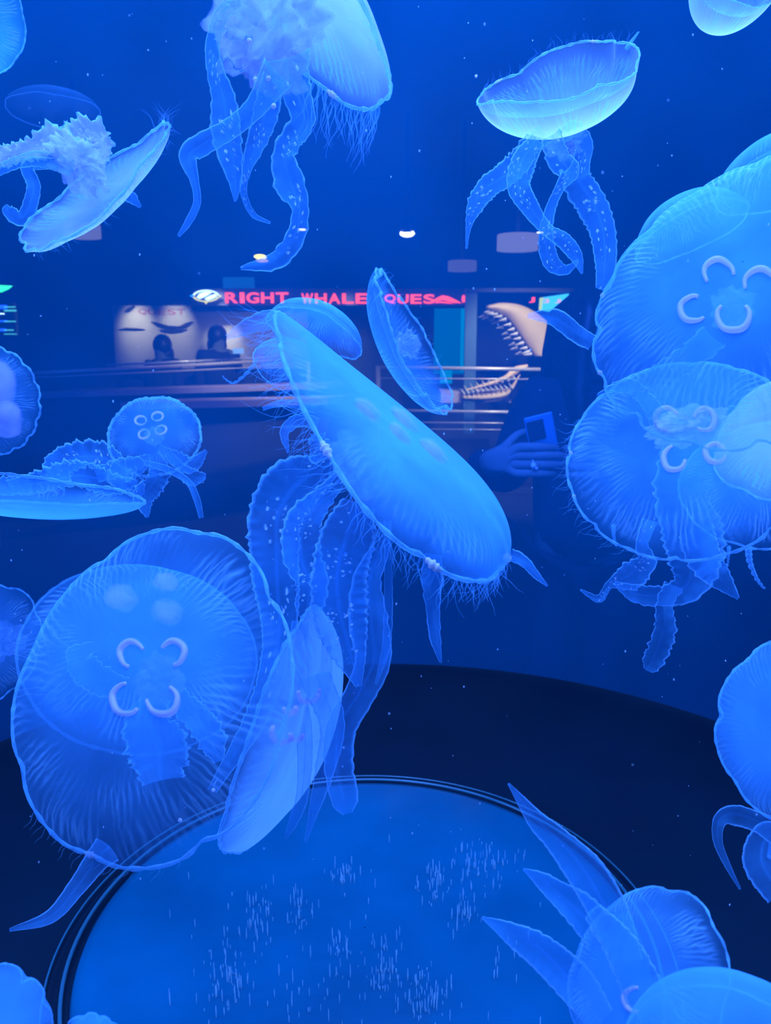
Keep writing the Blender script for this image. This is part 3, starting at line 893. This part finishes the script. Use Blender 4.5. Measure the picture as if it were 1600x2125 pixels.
def ell(cx, cy, rx, ry, a0=0, a1=360, n=28): return [(cx + rx * math.cos(R(a0 + (a1 - a0) * i / n)), cy - ry * math.sin(R(a0 + (a1 - a0) * i / n))) for i in range(n + 1)]


def band(name, cx, cy, rx, ry, w, a0, a1, Y, m, parent):
    o_, i_ = ell(cx, cy, rx, ry, a0, a1), ell(cx, cy, rx - w, ry - w * .7, a0, a1)
    flat_shape(name, o_ + i_[::-1], Y, .02, m, parent)


band('emblem_ring', 427, 614, 27, 12.5, 3.5, 8, 172, SY, em, sign)
band('emblem_ring', 427, 614, 27, 12.5, 3.5, 188, 352, SY, em2, sign)
flat_shape('emblem_point', [(400, 611), (393, 614), (400, 617)], SY, .02, em3, sign)
flat_shape('emblem_point', [(454, 611), (460, 614), (454, 617)], SY, .02, em2, sign)
flat_shape('emblem_point', [(424, 627), (427, 631), (430, 627)], SY, .02, em2, sign)
flat_shape('emblem_whale', [(408, 617), (414, 609), (426, 605), (440, 606), (434, 610), (426, 615), (414, 620)], SY, .02, em, sign)
flat_shape('emblem_wave', [(424, 620), (436, 613), (447, 610), (449, 615), (440, 620), (430, 623)], SY, .02, em, sign)

# beige wall with the whale display
pan = empty('whale_display', atY(370, 690, WY - .05)); tag(pan, 'spotlit beige wall board with a small red word and dark whale shapes', 'display board')
pbox('board', 232, 634, 640, 765, WY - .06, .05, M['panel'], pan)
M['dull_red'] = principled('dull_red', (.55, .10, .10), .6)
word('QUEST', 288, 384, 641, 653, WY - .062, M['dull_red'], pan, depth=.004)
flat_shape('whale_logo', [(258, 645), (266, 638), (278, 633), (279, 637), (274, 641), (268, 646), (260, 648)], WY - .075, .02, M['dark'], pan)
flat_shape('whale_shape', [(312, 667), (322, 668), (336, 672), (350, 676), (372, 677), (386, 670), (400, 667), (396, 671), (390, 676), (380, 680), (362, 682), (345, 681), (328, 677)], WY - .075, .02, M['dark'], pan)
flat_shape('whale_shape', [(330, 684), (350, 683), (372, 684), (388, 683), (375, 688), (355, 690), (340, 688)], WY - .075, .02, M['dark'], pan)
flat_shape('whale_shape', [(246, 683), (262, 680), (285, 681), (300, 683), (280, 684), (262, 684)], WY - .075, .02, M['dark'], pan)
WARM = (1.0, .82, .5)
for px, py, pw in ((285, 652, 42), (365, 650, 34), (464, 655, 85), (725, 660, 30)):
    p = atY(px, py, WY - .06)
    spot('wall_spotlight', (p.x, WY - .5, p.z + .34), (p.x, WY - .06, p.z - .14), pw, WARM, 44, 1.0)


def skin(name, nodes, edges, mat, parent, root=0, sub=2):
    off = parent_loc(parent)
    me = bpy.data.meshes.new(name)
    me.from_pydata([tuple(Vector(p) - off) for p, r in nodes], edges, [])
    me.materials.append(mat)
    o = bpy.data.objects.new(name, me); COL.objects.link(o); o.parent = parent
    md = o.modifiers.new('skin', 'SKIN'); md.use_smooth_shade = True
    for i, (p, r) in enumerate(nodes):
        sv = me.skin_vertices[0].data[i]; sv.radius = r if isinstance(r, tuple) else (r, r); sv.use_root = (i == root)
    s_ = o.modifiers.new('subdivision', 'SUBSURF'); s_.levels = sub; s_.render_levels = sub
    dg = bpy.context.evaluated_depsgraph_get(); dg.update()
    new = bpy.data.meshes.new_from_object(o.evaluated_get(dg))
    o.modifiers.clear()
    bm = bmesh.new(); bm.from_mesh(new); bmesh.ops.recalc_face_normals(bm, faces=bm.faces)
    for f_ in bm.faces: f_.smooth = True
    bm.to_mesh(new); bm.free()
    o.data = new
    if not new.materials: new.materials.append(mat)
    return o


M['coat'] = principled('dark_coat', (.012, .014, .03), .9)
M['skin'] = principled('skin', (.20, .22, .21), .7, spec=.2, noise_amt=.06, noise_scale=60)
M['hair'] = principled('dark_hair', (.012, .010, .014), .45)
M['eye'] = principled('eye', (.5, .5, .5), .2)


def figure(name, label, x, y, h, fwd=(0, -1), arms='down', group=None):
    """a standing visitor far behind the tank, dressed in dark clothes"""
    root = empty(name, (x, y, 0)); tag(root, label, 'person', group)
    f = Vector((fwd[0], fwd[1], 0)).normalized(); rt = Vector((f.y, -f.x, 0)); k = h / 1.7
    P = lambda a, b, z: Vector((x, y, 0)) + rt * (a * k) + f * (b * k) + Vector((0, 0, z * k))
    nd = []; ed = []
    def a(p, r, par=None):
        nd.append((p, r * k if not isinstance(r, tuple) else (r[0] * k, r[1] * k)))
        if par is not None: ed.append((par, len(nd) - 1))
        return len(nd) - 1
    pel = a(P(0, 0, .93), .14); be = a(P(0, 0, 1.12), .13, pel); ch = a(P(0, .01, 1.32), .14, be); nk = a(P(0, .0, 1.46), .055, ch)
    hd = a(P(0, .02, 1.56), .085, nk); a(P(0, .015, 1.65), .075, hd)
    for s_ in (-1, 1):
        hp = a(P(.09 * s_, 0, .86), .085, pel); kn = a(P(.1 * s_, .02, .48), .058, hp); an = a(P(.1 * s_, -.01, .09), .042, kn); a(P(.11 * s_, .14, .04), .035, an)
        sh = a(P(.18 * s_, 0, 1.40), .058, ch); el = a(P(.22 * s_, .0, 1.12), .042, sh); wr = a(P(.2 * s_, .14, .95), .03, el); hnd = a(P(.19 * s_, .18, .88), .028, wr)
        for q in range(4): a(P((.185 + .012 * (q - 1.5)) * s_, .2 + .006 * q, .80), .008, hnd)
        a(P(.16 * s_, .2, .86), .009, hnd)
    skin('body', nd, ed, M['skin'], root)
    cn = [(P(0, 0, .80), .19 * k), (P(0, 0, 1.1), .17 * k), (P(0, .01, 1.33), .18 * k), (P(0, -.01, 1.44), .1 * k)]; ce = [(0, 1), (1, 2), (2, 3)]
    for s_ in (-1, 1):
        i = len(cn); cn += [(P(.19 * s_, 0, 1.39), .08 * k), (P(.23 * s_, 0, 1.12), .06 * k), (P(.205 * s_, .13, .965), .047 * k)]; ce += [(2, i), (i, i + 1), (i + 1, i + 2)]
    skin('coat', cn, ce, M['coat'], root)
    tn = [(P(0, 0, .9), .15 * k)]; te = []
    for s_ in (-1, 1):
        i = len(tn); tn += [(P(.095 * s_, 0, .82), .1 * k), (P(.105 * s_, .02, .48), .075 * k), (P(.105 * s_, 0, .1), .062 * k)]; te += [(0, i), (i, i + 1), (i + 1, i + 2)]
    skin('trousers', tn, te, M['coat'], root)
    mb = MB(); mb.ball(P(0, -.015, 1.60), .108 * k, 16, 12, (1, 1.05, 1.15)); mb.ball(P(0, -.04, 1.5), .105 * k, 14, 10, (1.05, .9, 1.2)); mb.build('hair', M['hair'], root)
    return root


p1 = atY(452, 700, 8.4); figure('person', 'dark visitor far off in front of the spotlit beige board', p1.x, 8.4, 1.60, (.6, -1))
p2 = atY(335, 712, 8.1); figure('person', 'dark visitor at the left below the whale shapes of the board', p2.x, 8.1, 1.50, (-.5, -1))
ph = pbox('phone', 483, 723, 505, 734, 8.1, .02, emis('phone_screen', (.5, .8, 1.0), .9)); tag(ph, 'small lit phone screen beside the dark visitor', 'phone')

# railings and counters
def rail(name, label, rows, posts, parent_px, r=.018):
    o = empty(name, at(parent_px[0], parent_px[1], 6.5)); tag(o, label, 'railing', 'steel railings beyond the tank')
    for (xa, ya, Ya, xb, yb, Yb, rr, part) in rows:
        mb = MB(); mb.tube([atY(xa, ya, Ya), atY(xb, yb, Yb)], rr, 10); mb.build(part, M['metal'], o)
    for px, py, Y in posts:
        p = atY(px, py, Y); mb = MB(); mb.tube([(p.x, p.y, .0), (p.x, p.y, p.z)], .02, 10); mb.build('post', M['metal'], o)
    return o


rail('railing', 'steel railing running behind the left half of the tank', [(-60, 781, 5.6, 640, 745, 8.0, .014, 'top_rail'), (220, 758, 6.8, 640, 738, 8.2, .010, 'upper_rail'), (-60, 790, 5.6, 640, 757, 8.0, .006, 'cable')],
     [(-40, 780, 5.66), (640, 745, 8.0)], (300, 765))
rail('railing', 'steel railing in front of the shark jaws behind the tank', [(780, 762, 7.0, 1260, 769, 7.0, .016, 'top_rail'), (780, 785, 7.0, 1260, 788, 7.0, .006, 'cable'), (780, 852, 7.0, 1260, 858, 7.0, .014, 'lower_rail'), (780, 876, 7.0, 1260, 880, 7.0, .006, 'cable'), (780, 890, 7.0, 1260, 893, 7.0, .004, 'cable')],
     [(785, 762, 7.0), (1255, 769, 7.0)], (950, 790))
cn = empty('counter', atY(330, 830, 6.9)); tag(cn, 'long low counter with dull mauve edges left behind the tank', 'counter')
mb = MB(); a_, b_ = atY(60, 815, 6.2), atY(680, 796, 7.2); mb.prism([a_, b_, b_ + Vector((0, 0, -.045)), a_ + Vector((0, 0, -.045))], (.2, .5, 0)); mb.build('counter_top', M['counter'], cn, False)
mb = MB(); a_, b_ = atY(250, 836, 6.0), atY(680, 826, 6.8); mb.prism([a_, b_, b_ + Vector((0, 0, -.055)), a_ + Vector((0, 0, -.055))], (.2, .4, 0)); mb.build('shelf', M['counter'], cn, False)
mb = MB(); a_, b_ = atY(60, 824, 6.4), atY(680, 806, 7.4); mb.prism([Vector((a_.x, a_.y, 0)), Vector((b_.x, b_.y, 0)), b_, a_], (.15, .3, 0)); mb.build('counter_front', M['counter_front'], cn, False)
spot('rail_fill_spot', (1.2, 5.9, 2.3), (1.0, 7.0, 1.15), 200, WARM, 70, 1.0)  # unseen spot, added to brighten the right railing
spot('counter_spotlight', (-.5, 6.3, 2.5), (-1.0, 6.4, 1.0), 60, (1.0, .6, .55), 80, 1.0)
spot('rail_fill_spot', (-.7, 6.0, 2.5), (-1.0, 7.3, 1.25), 260, WARM, 70, 1.0)  # another added spot, brightens the left railing

# display case with the shark jaws
JY = 7.6
M['bone'] = principled('jaw_bone', (.85, .58, .26), .6, noise_amt=.12, noise_scale=9)
M['tooth'] = principled('tooth', (.75, .70, .58), .4)
case = empty('display_case', atY(1060, 830, JY)); tag(case, 'dark framed display case around the shark jaws with teal back panels', 'display case')
pbox('post', 967, 602, 984, 900, JY - .1, .08, principled('case_frame', (.05, .12, .16), .5), case)
pbox('top_beam', 967, 598, 1260, 606, JY - .12, .1, M['dark'], case)
pbox('plinth', 915, 812, 1060, 836, JY + .02, .4, principled('plinth', (.5, .4, .34), .7), case)
pbox('light_panel', 902, 640, 966, 776, JY + .5, .06, M['teal_dim'], case)
pbox('light_panel', 958, 640, 976, 772, JY + .45, .06, M['teal'], case)
pbox('light_panel', 914, 768, 938, 796, JY + .46, .04, M['teal'], case)
for yy in (703, 712, 722, 733, 742): pbox('shelf_edge', 898, yy, 955, yy + 2, JY + .44, .02, M['teal_dim'], case)
jaw = empty('shark_jaws', atY(1075, 740, JY)); tag(jaw, 'huge tan shark jaws gaping with pointed teeth in the display case', 'shark jaws')


def loft(name, ia, oa, Y, th, m, parent, n=40):
    I = spline([(x, y) for x, y in ia], n); O = spline([(x, y) for x, y in oa], n)
    V = []; F = []; k = 12
    for (ix, iy), (ox, oy) in zip(I, O):
        for j in range(k):
            w_ = 2 * PI * j / k; f = .5 - .5 * math.cos(w_)
            p = atY(ix + (ox - ix) * f, iy + (oy - iy) * f, Y); V.append(p + Vector((0, -math.sin(w_) * th, 0)))
    for i in range(n - 1):
        for j in range(k):
            j2 = (j + 1) % k; F.append((i * k + j, i * k + j2, (i + 1) * k + j2, (i + 1) * k + j))
    F.append(tuple(range(k))); F.append(tuple((n - 1) * k + j for j in range(k)))
    o = mesh_obj(name, V, F, m, parent)
    bm = bmesh.new(); bm.from_mesh(o.data); bmesh.ops.recalc_face_normals(bm, faces=bm.faces); bm.to_mesh(o.data); bm.free()
    return o


inner = [(1012, 642), (1030, 648), (1052, 660), (1070, 682), (1086, 706), (1100, 726), (1110, 740)]
outer = [(1010, 634), (1040, 628), (1078, 632), (1112, 648), (1140, 672), (1152, 700), (1140, 738)]
loft('upper_jaw', inner, outer, JY, .10, M['bone'], jaw)
IN = spline(inner, 60)


def tooth(px, py, dx, dy, wd, Y):
    a_ = atY(px, py, Y); tip = atY(px + dx, py + dy, Y - .03); s_ = (tip - a_).normalized().cross(Vector((0, 1, 0))) * (wd * Y / FPX)
    mb = MB(); V = [a_ + s_, a_ + Vector((0, -.03, 0)), a_ - s_, a_ + Vector((0, .03, 0)), tip]
    mb.add(V, [(0, 1, 4), (1, 2, 4), (2, 3, 4), (3, 0, 4), (3, 2, 1, 0)]); mb.build('tooth', M['tooth'], jaw, False)


for i in range(13):
    x, y = IN[int(4 + i * 4.2)]; tooth(x - 2, y + 2, -14 - rn.uniform(0, 5), 1 + rn.uniform(0, 4), 4.5, JY - .03)
for i in range(10):
    x, y = IN[int(6 + i * 4.6)]; tooth(x - 16, y + 9, -13 - rn.uniform(0, 4), 3 + rn.uniform(0, 4), 4.0, JY + .1)
loft('lower_jaw', [(1092, 764), (1076, 774), (1050, 788), (1015, 800), (968, 812)], [(1094, 756), (1066, 762), (1046, 780), (1010, 794), (962, 806)], JY - .05, .06, M['bone'], jaw)
loft('lower_jaw', [(1062, 800), (1058, 815), (1046, 826), (1010, 831), (960, 830)], [(1080, 776), (1066, 800), (1040, 812), (1000, 817), (958, 818)], JY - .08, .05, M['bone'], jaw)
for i in range(9):
    f = i / 8; tooth(1068 - 100 * f, 788 + 22 * f, -6, -12 - rn.uniform(0, 3), 4, JY - .08)
for i in range(11):
    f = i / 10; tooth(1062 - 100 * f, 806 + 12 * f, -7, -9 - rn.uniform(0, 4), 4, JY - .13)
jp = atY(1080, 690, JY)
spot('jaw_spotlight', (jp.x + .1, JY - 1.2, jp.z + 1.0), jp, 120, (1.0, .78, .45), 50, .9)
spot('jaw_spotlight', (jp.x - .4, JY - .9, jp.z + .8), atY(1020, 815, JY), 80, (1.0, .7, .5), 50, .9)

# screen and lettering right of the jaws
scr = empty('wall_screen', atY(1150, 630, JY + .3)); tag(scr, 'bright cyan angled screen with pink characters above the shark jaws', 'screen')
flat_shape('screen', [(1126, 617), (1181, 609), (1166, 652), (1121, 643)], JY + .3, .03, emis('screen_cyan', (.10, .75, .95), 1.6), scr)
flat_shape('screen_edge', [(1121, 618), (1128, 617), (1124, 644), (1119, 643)], JY + .29, .03, emis('screen_yellow', (.85, .9, .15), 1.4), scr)
pk = emis('pink_letter', (1.0, .45, .5), 1.8)
word('3', 1128, 1140, 620, 629, JY + .27, pk, scr, .02); word('J', 1151, 1164, 621, 629, JY + .27, pk, scr, .02)
jr = empty('red_letter', atY(1103, 622, JY + .2)); tag(jr, 'small glowing red letter left of the cyan screen', 'sign')
word('J', 1098, 1110, 617, 628, JY + .2, M['red'], jr, .03, 'glyph')

# screens at the left edge
ls = empty('wall_monitor', atY(5, 660, 7.0)); tag(ls, 'dark monitor with blue and green light bars at the left edge', 'monitor')
pbox('monitor_body', -60, 628, 34, 697, 7.0, .06, M['dark'], ls)
lb = emis('blue_bar', (.02, .12, 1.0), 2.2); lg = emis('green_bar', (.15, .9, .6), 1.2)
for y0, y1, m_, x1 in ((633, 641, lb, 14), (643, 646, lg, 32), (636, 638, lg, 30), (650, 652, em, 8), (665, 668, lb, 16), (666, 668, lg, 31), (682, 687, lb, 12), (684, 686, lg, 27), (692.5, 694, lg, 33)):
    pbox('light_bar', -50 if x1 < 20 else 8, y0, x1, y1, 6.99 if x1 < 20 else 6.985, .02, m_, ls)
gl = flat_shape('green_light', [(-30, 590), (23, 593), (14, 600), (0, 606), (-30, 607)], 7.0, .03, emis('green_glow', (.05, .95, .25), 2.5), None); tag(gl, 'bright green lit panel at the left edge above the monitor', 'light panel')

# ceiling lamps
def drum(px0, px1, y0, y1, Y, label, st):
    o = empty('drum_lamp', atY((px0 + px1) / 2, y0, Y)); tag(o, label, 'lamp', 'drum lamps on the ceiling')
    a_, b_ = atY(px0, y0, Y), atY(px1, y1, Y); r_ = (b_.x - a_.x) / 2; c_ = Vector(((a_.x + b_.x) / 2, Y + r_, 0))
    lathe('lamp_shade', [(r_, b_.z), (r_, a_.z), (r_ * .98, a_.z + .005), (.01, a_.z + .005)], emis('shade_glow', (.62, .48, .42), st), o, c_, 48, False)
    mb = MB(); mb.tube([(c_.x, c_.y, a_.z), (c_.x, c_.y, CZ + .5)], .012, 8); mb.build('stem', M['dark'], o)
drum(1038, 1124, 483, 515, 5.6, 'larger pale drum lamp hanging behind the trailing arms at upper right', .55)
drum(932, 992, 540, 560, 6.6, 'smaller dim drum lamp hanging above the shark jaws', .24)
drum(120, 196, 462, 489, 5.6, 'drum lamp half hidden by the tilted jellyfish at left', .42)


def downlight(px, py, r, Y, label):
    o = empty('downlight', atY(px, py, Y)); tag(o, label, 'lamp', 'can downlights on the ceiling')
    c_ = atY(px, py, Y); k = r * Y / FPX
    lathe('lamp_can', [(k, c_.z), (k, c_.z + k * 1.8), (.005, c_.z + k * 1.8)], principled('can', (.10, .10, .14), .5), o, c_, 32)
    lathe('lamp_lens', [(k * 1.0, c_.z - .004), (k * .55, c_.z + .002), (k * .5, c_.z + .01), (k, c_.z + .004)], M['white_e'], o, c_, 32)
    if r > 10: band('lamp_ring', px, py, r, r * .5, r * .32, 150, 400, Y - k * 1.02, M['white_e'], o)
    mb = MB(); mb.tube([c_ + Vector((0, 0, k * 1.7)), Vector((c_.x, c_.y, CZ + .5))], .01, 8); mb.build('stem', M['dark'], o)
downlight(845, 484, 15, 6.5, 'can downlight glowing between the two upper jellyfish')
downlight(627, 476, 8, 7.5, 'small can downlight beside the long tail of the top jellyfish')
downlight(1121, 482, 7, 7.5, 'small can downlight at the end of the larger drum lamp')
yl = empty('yellow_lamp', atY(538, 536, 6.5)); tag(yl, 'bright yellow lamp showing through the tip of a trailing arm', 'lamp')
flat_shape('lamp_lens', ell(539, 532, 12, 4), 6.5, .06, emis('yellow_glow', (1.0, .68, .03), 6), yl)
flat_shape('lamp_reflector', ell(543, 540, 12, 3), 6.52, .06, emis('orange_glow', (1.0, .4, .2), 1.6), yl)
bs = pbox('dim_screen', 462, 575, 527, 598, WY - .2, .05, emis('dim_blue_screen', (.02, .22, .42), .5)); tag(bs, 'dim blue rectangle screen above the first red letters', 'screen')

# ------------------------------------------------------------------ the visitor across the tank
PX, PYY = .64, 2.57
SH = Vector((0, .06, 0))                # hands stay clear of the tank wall
vis = empty('person', (PX, PYY, 0)); tag(vis, 'person in dark clothes with long dark hair holding up a phone across the tank', 'person')
nd = []; ed = []
def N_(p, r, par=None):
    nd.append((Vector(p), r))
    if par is not None: ed.append((par, len(nd) - 1))
    return len(nd) - 1
pel = N_((PX, PYY, .88), .13); bel = N_((PX, PYY, 1.03), .115, pel); che = N_((PX, PYY, 1.2), .13, bel); nek = N_((PX, PYY - .0, 1.345), .05, che)
jawv = N_((PX, PYY - .035, 1.41), (.06, .07), nek); hed = N_((PX, PYY - .02, 1.49), (.075, .088), jawv); N_((PX, PYY - .0, 1.57), (.06, .07), hed); N_((PX, PYY - .125, 1.475), .010, hed)
for s_ in (-1, 1):
    hp = N_((PX + .085 * s_, PYY, .82), .08, pel); kn = N_((PX + .095 * s_, PYY - .02, .45), .055, hp); an = N_((PX + .095 * s_, PYY + .01, .08), .04, kn); N_((PX + .1 * s_, PYY - .13, .035), .033, an)
# right arm (left in the picture)
sh = N_((PX - .165, PYY, 1.28), .055, che); el = N_((PX - .27, PYY - .16, 1.04), .043, sh); wr = N_((.262, 2.03, 1.142), (.026, .03), el); pl = N_((.300, 2.0, 1.150), (.026, .032), wr)
kz = [(1.186, .012), (1.165, .0125), (1.142, .0125), (1.119, .011)]
lens = [(.382, .418, .442), (.392, .432, .462), (.393, .434, .464), (.385, .418, .442)]
for (z_, r_), (a_, b_, c_), kx in zip(kz, lens, (.335, .340, .338, .328)):
    m0 = N_((kx, 1.975, z_), r_ * 1.12, pl)
    m1 = N_((a_, 1.950, z_ + .004), r_, m0); m2 = N_((b_, 1.962, z_ + .001), r_ * .88, m1); N_((c_, 1.983, z_ - .002), r_ * .75, m2)
th = N_((.312, 2.02, 1.182), .014, pl); th2 = N_((.345, 2.035, 1.212), .012, th); N_((.385, 2.035, 1.222), .010, th2)
# left arm
sh = N_((PX + .165, PYY, 1.28), .055, che); el = N_((PX + .25, PYY - .18, 1.03), .043, sh); wr = N_((.625, 2.06, 1.13), (.026, .03), el); pl = N_((.59, 2.03, 1.14), (.026, .032), wr)
for (z_, r_), (a_, b_, c_) in zip(kz, ((.51, .485, .465), (.505, .475, .455), (.505, .475, .455), (.515, .49, .47))):
    m0 = N_((.555, 2.02, z_ - .01), r_ * 1.1, pl); m1 = N_((a_, 2.02, z_ - .012), r_, m0); m2 = N_((b_, 2.026, z_ - .012), r_ * .88, m1); N_((c_, 2.035, z_ - .014), r_ * .75, m2)
th = N_((.575, 2.05, 1.17), .014, pl); th2 = N_((.54, 2.06, 1.20), .012, th); N_((.50, 2.055, 1.215), .010, th2)
nd = [(p + SH if p.y < 2.2 else p, r) for p, r in nd]
skin('body', nd, ed, M['skin'], vis, 0, 2)
cn_ = [(Vector((PX, PYY, .72)), .20), (Vector((PX, PYY, 1.02)), .155), (Vector((PX, PYY, 1.2)), .17), (Vector((PX, PYY, 1.32)), .085)]; ce = [(0, 1), (1, 2), (2, 3)]
for s_, e_, w_ in ((-1, (PX - .27, PYY - .16, 1.04), (.245, 2.06, 1.138)), (1, (PX + .25, PYY - .18, 1.03), (.64, 2.09, 1.125))):
    i = len(cn_); cn_ += [(Vector((PX + .17 * s_, PYY, 1.275)), .085), (Vector(e_), .066), (Vector(w_), .045)]; ce += [(2, i), (i, i + 1), (i + 1, i + 2)]
cn_ = [(p + SH if p.y < 2.2 else p, r) for p, r in cn_]
skin('coat', cn_, ce, M['coat'], vis)
tn = [(Vector((PX, PYY, .88)), .165)]; te = []
for s_ in (-1, 1):
    i = len(tn); tn += [(Vector((PX + .09 * s_, PYY, .78)), .118), (Vector((PX + .097 * s_, PYY - .02, .45)), .072), (Vector((PX + .097 * s_, PYY + .01, .1)), .06)]; te += [(0, i), (i, i + 1), (i + 1, i + 2)]
skin('trousers', tn, te, M['coat'], vis)
mb = MB(); mb.ball((PX, PYY + .02, 1.515), .099, 24, 16, (.95, 1.0, 1.1))
for s_ in (-1, 1):
    for q in range(-2, 7):
        x_ = PX + s_ * (.05 + .008 * q); y_ = PYY - .075 + .022 * q
        mb.tube([(PX + s_ * .03, PYY - .05 + .01 * q, 1.6), (x_, y_, 1.53), (x_ + s_ * .012, y_ + .01, 1.42), (x_ + s_ * .02, y_ + .0, 1.30), (x_ + s_ * .01, y_ - .02, 1.2), (x_, y_ - .03, 1.12)], [.02, .026, .027, .027, .022, .006], 8)
mb.build('hair', M['hair'], vis)
for s_ in (-1, 1):
    mb = MB(); mb.ball((PX + .03 * s_, PYY - .098, 1.495), .012, 10, 8); mb.build('eye', M['eye'], vis)
mb = MB(); mb.tube([Vector((PX - .022, PYY - .108, 1.425)), Vector((PX, PYY - .113, 1.427)), Vector((PX + .022, PYY - .108, 1.425))], [.003, .006, .003], 8); mb.build('mouth', principled('lips', (.4, .15, .15), .4), vis)
rg = MB(); c_ = Vector((.372, 2.016, 1.143)); rg.tube([c_ + Vector((0, math.cos(a) * .0135, math.sin(a) * .0135)) for a in [2 * PI * i / 20 for i in range(20)]], .0022, 6, closed=True)
rg.ball(c_ + Vector((0, -.017, .002)), .008, 7, 5, (1, .7, 1)); rg.ball(c_ + Vector((.008, -.015, -.006)), .005, 7, 5); o_ = rg.build('ring', principled('silver', (.9, .9, .95), .2, .3), vis, False); o_['label'] = 'silver ring with pale stones'
ph = empty('phone', (.405, 2.055, 1.2)); tag(ph, 'phone held by the person across the tank', 'phone')
rot = Matrix.Rotation(R(-14), 3, 'Y') @ Matrix.Rotation(R(8), 3, 'X')
mb = MB(); mb.box((.405, 2.06, 1.195), (.074, .009, .150), rot); o_ = mb.build('phone_case', principled('phone_case', (.10, .30, .45), .4), ph, False)
bv = o_.modifiers.new('bevel', 'BEVEL'); bv.width = .004; bv.segments = 3
mb = MB(); mb.box(Vector((.405, 2.06, 1.195)) + rot @ Vector((-.012, -.006, .038)), (.044, .004, .052), rot); o_ = mb.build('camera_plate', M['dark'], ph, False)
bv = o_.modifiers.new('bevel', 'BEVEL'); bv.width = .004; bv.segments = 3

# ------------------------------------------------------------------ render settings of the look
scene.view_settings.view_transform = 'Standard'
scene.view_settings.look = 'None'
scene.view_settings.exposure = 0.0
scene.view_settings.gamma = 1.0
scene.view_settings.use_curve_mapping = False
cam.data.dof.use_dof = True; cam.data.dof.focus_distance = .76; cam.data.dof.aperture_fstop = 8.0
cy = scene.cycles
cy.transparent_max_bounces = 40
cy.max_bounces = 3; cy.diffuse_bounces = 1; cy.glossy_bounces = 2; cy.transmission_bounces = 2
cy.caustics_reflective = False; cy.caustics_refractive = False
cy.use_denoising = True
cy.sample_clamp_indirect = 4.0
cy.use_light_tree = False
for m_ in bpy.data.materials: m_.cycles.emission_sampling = 'NONE'
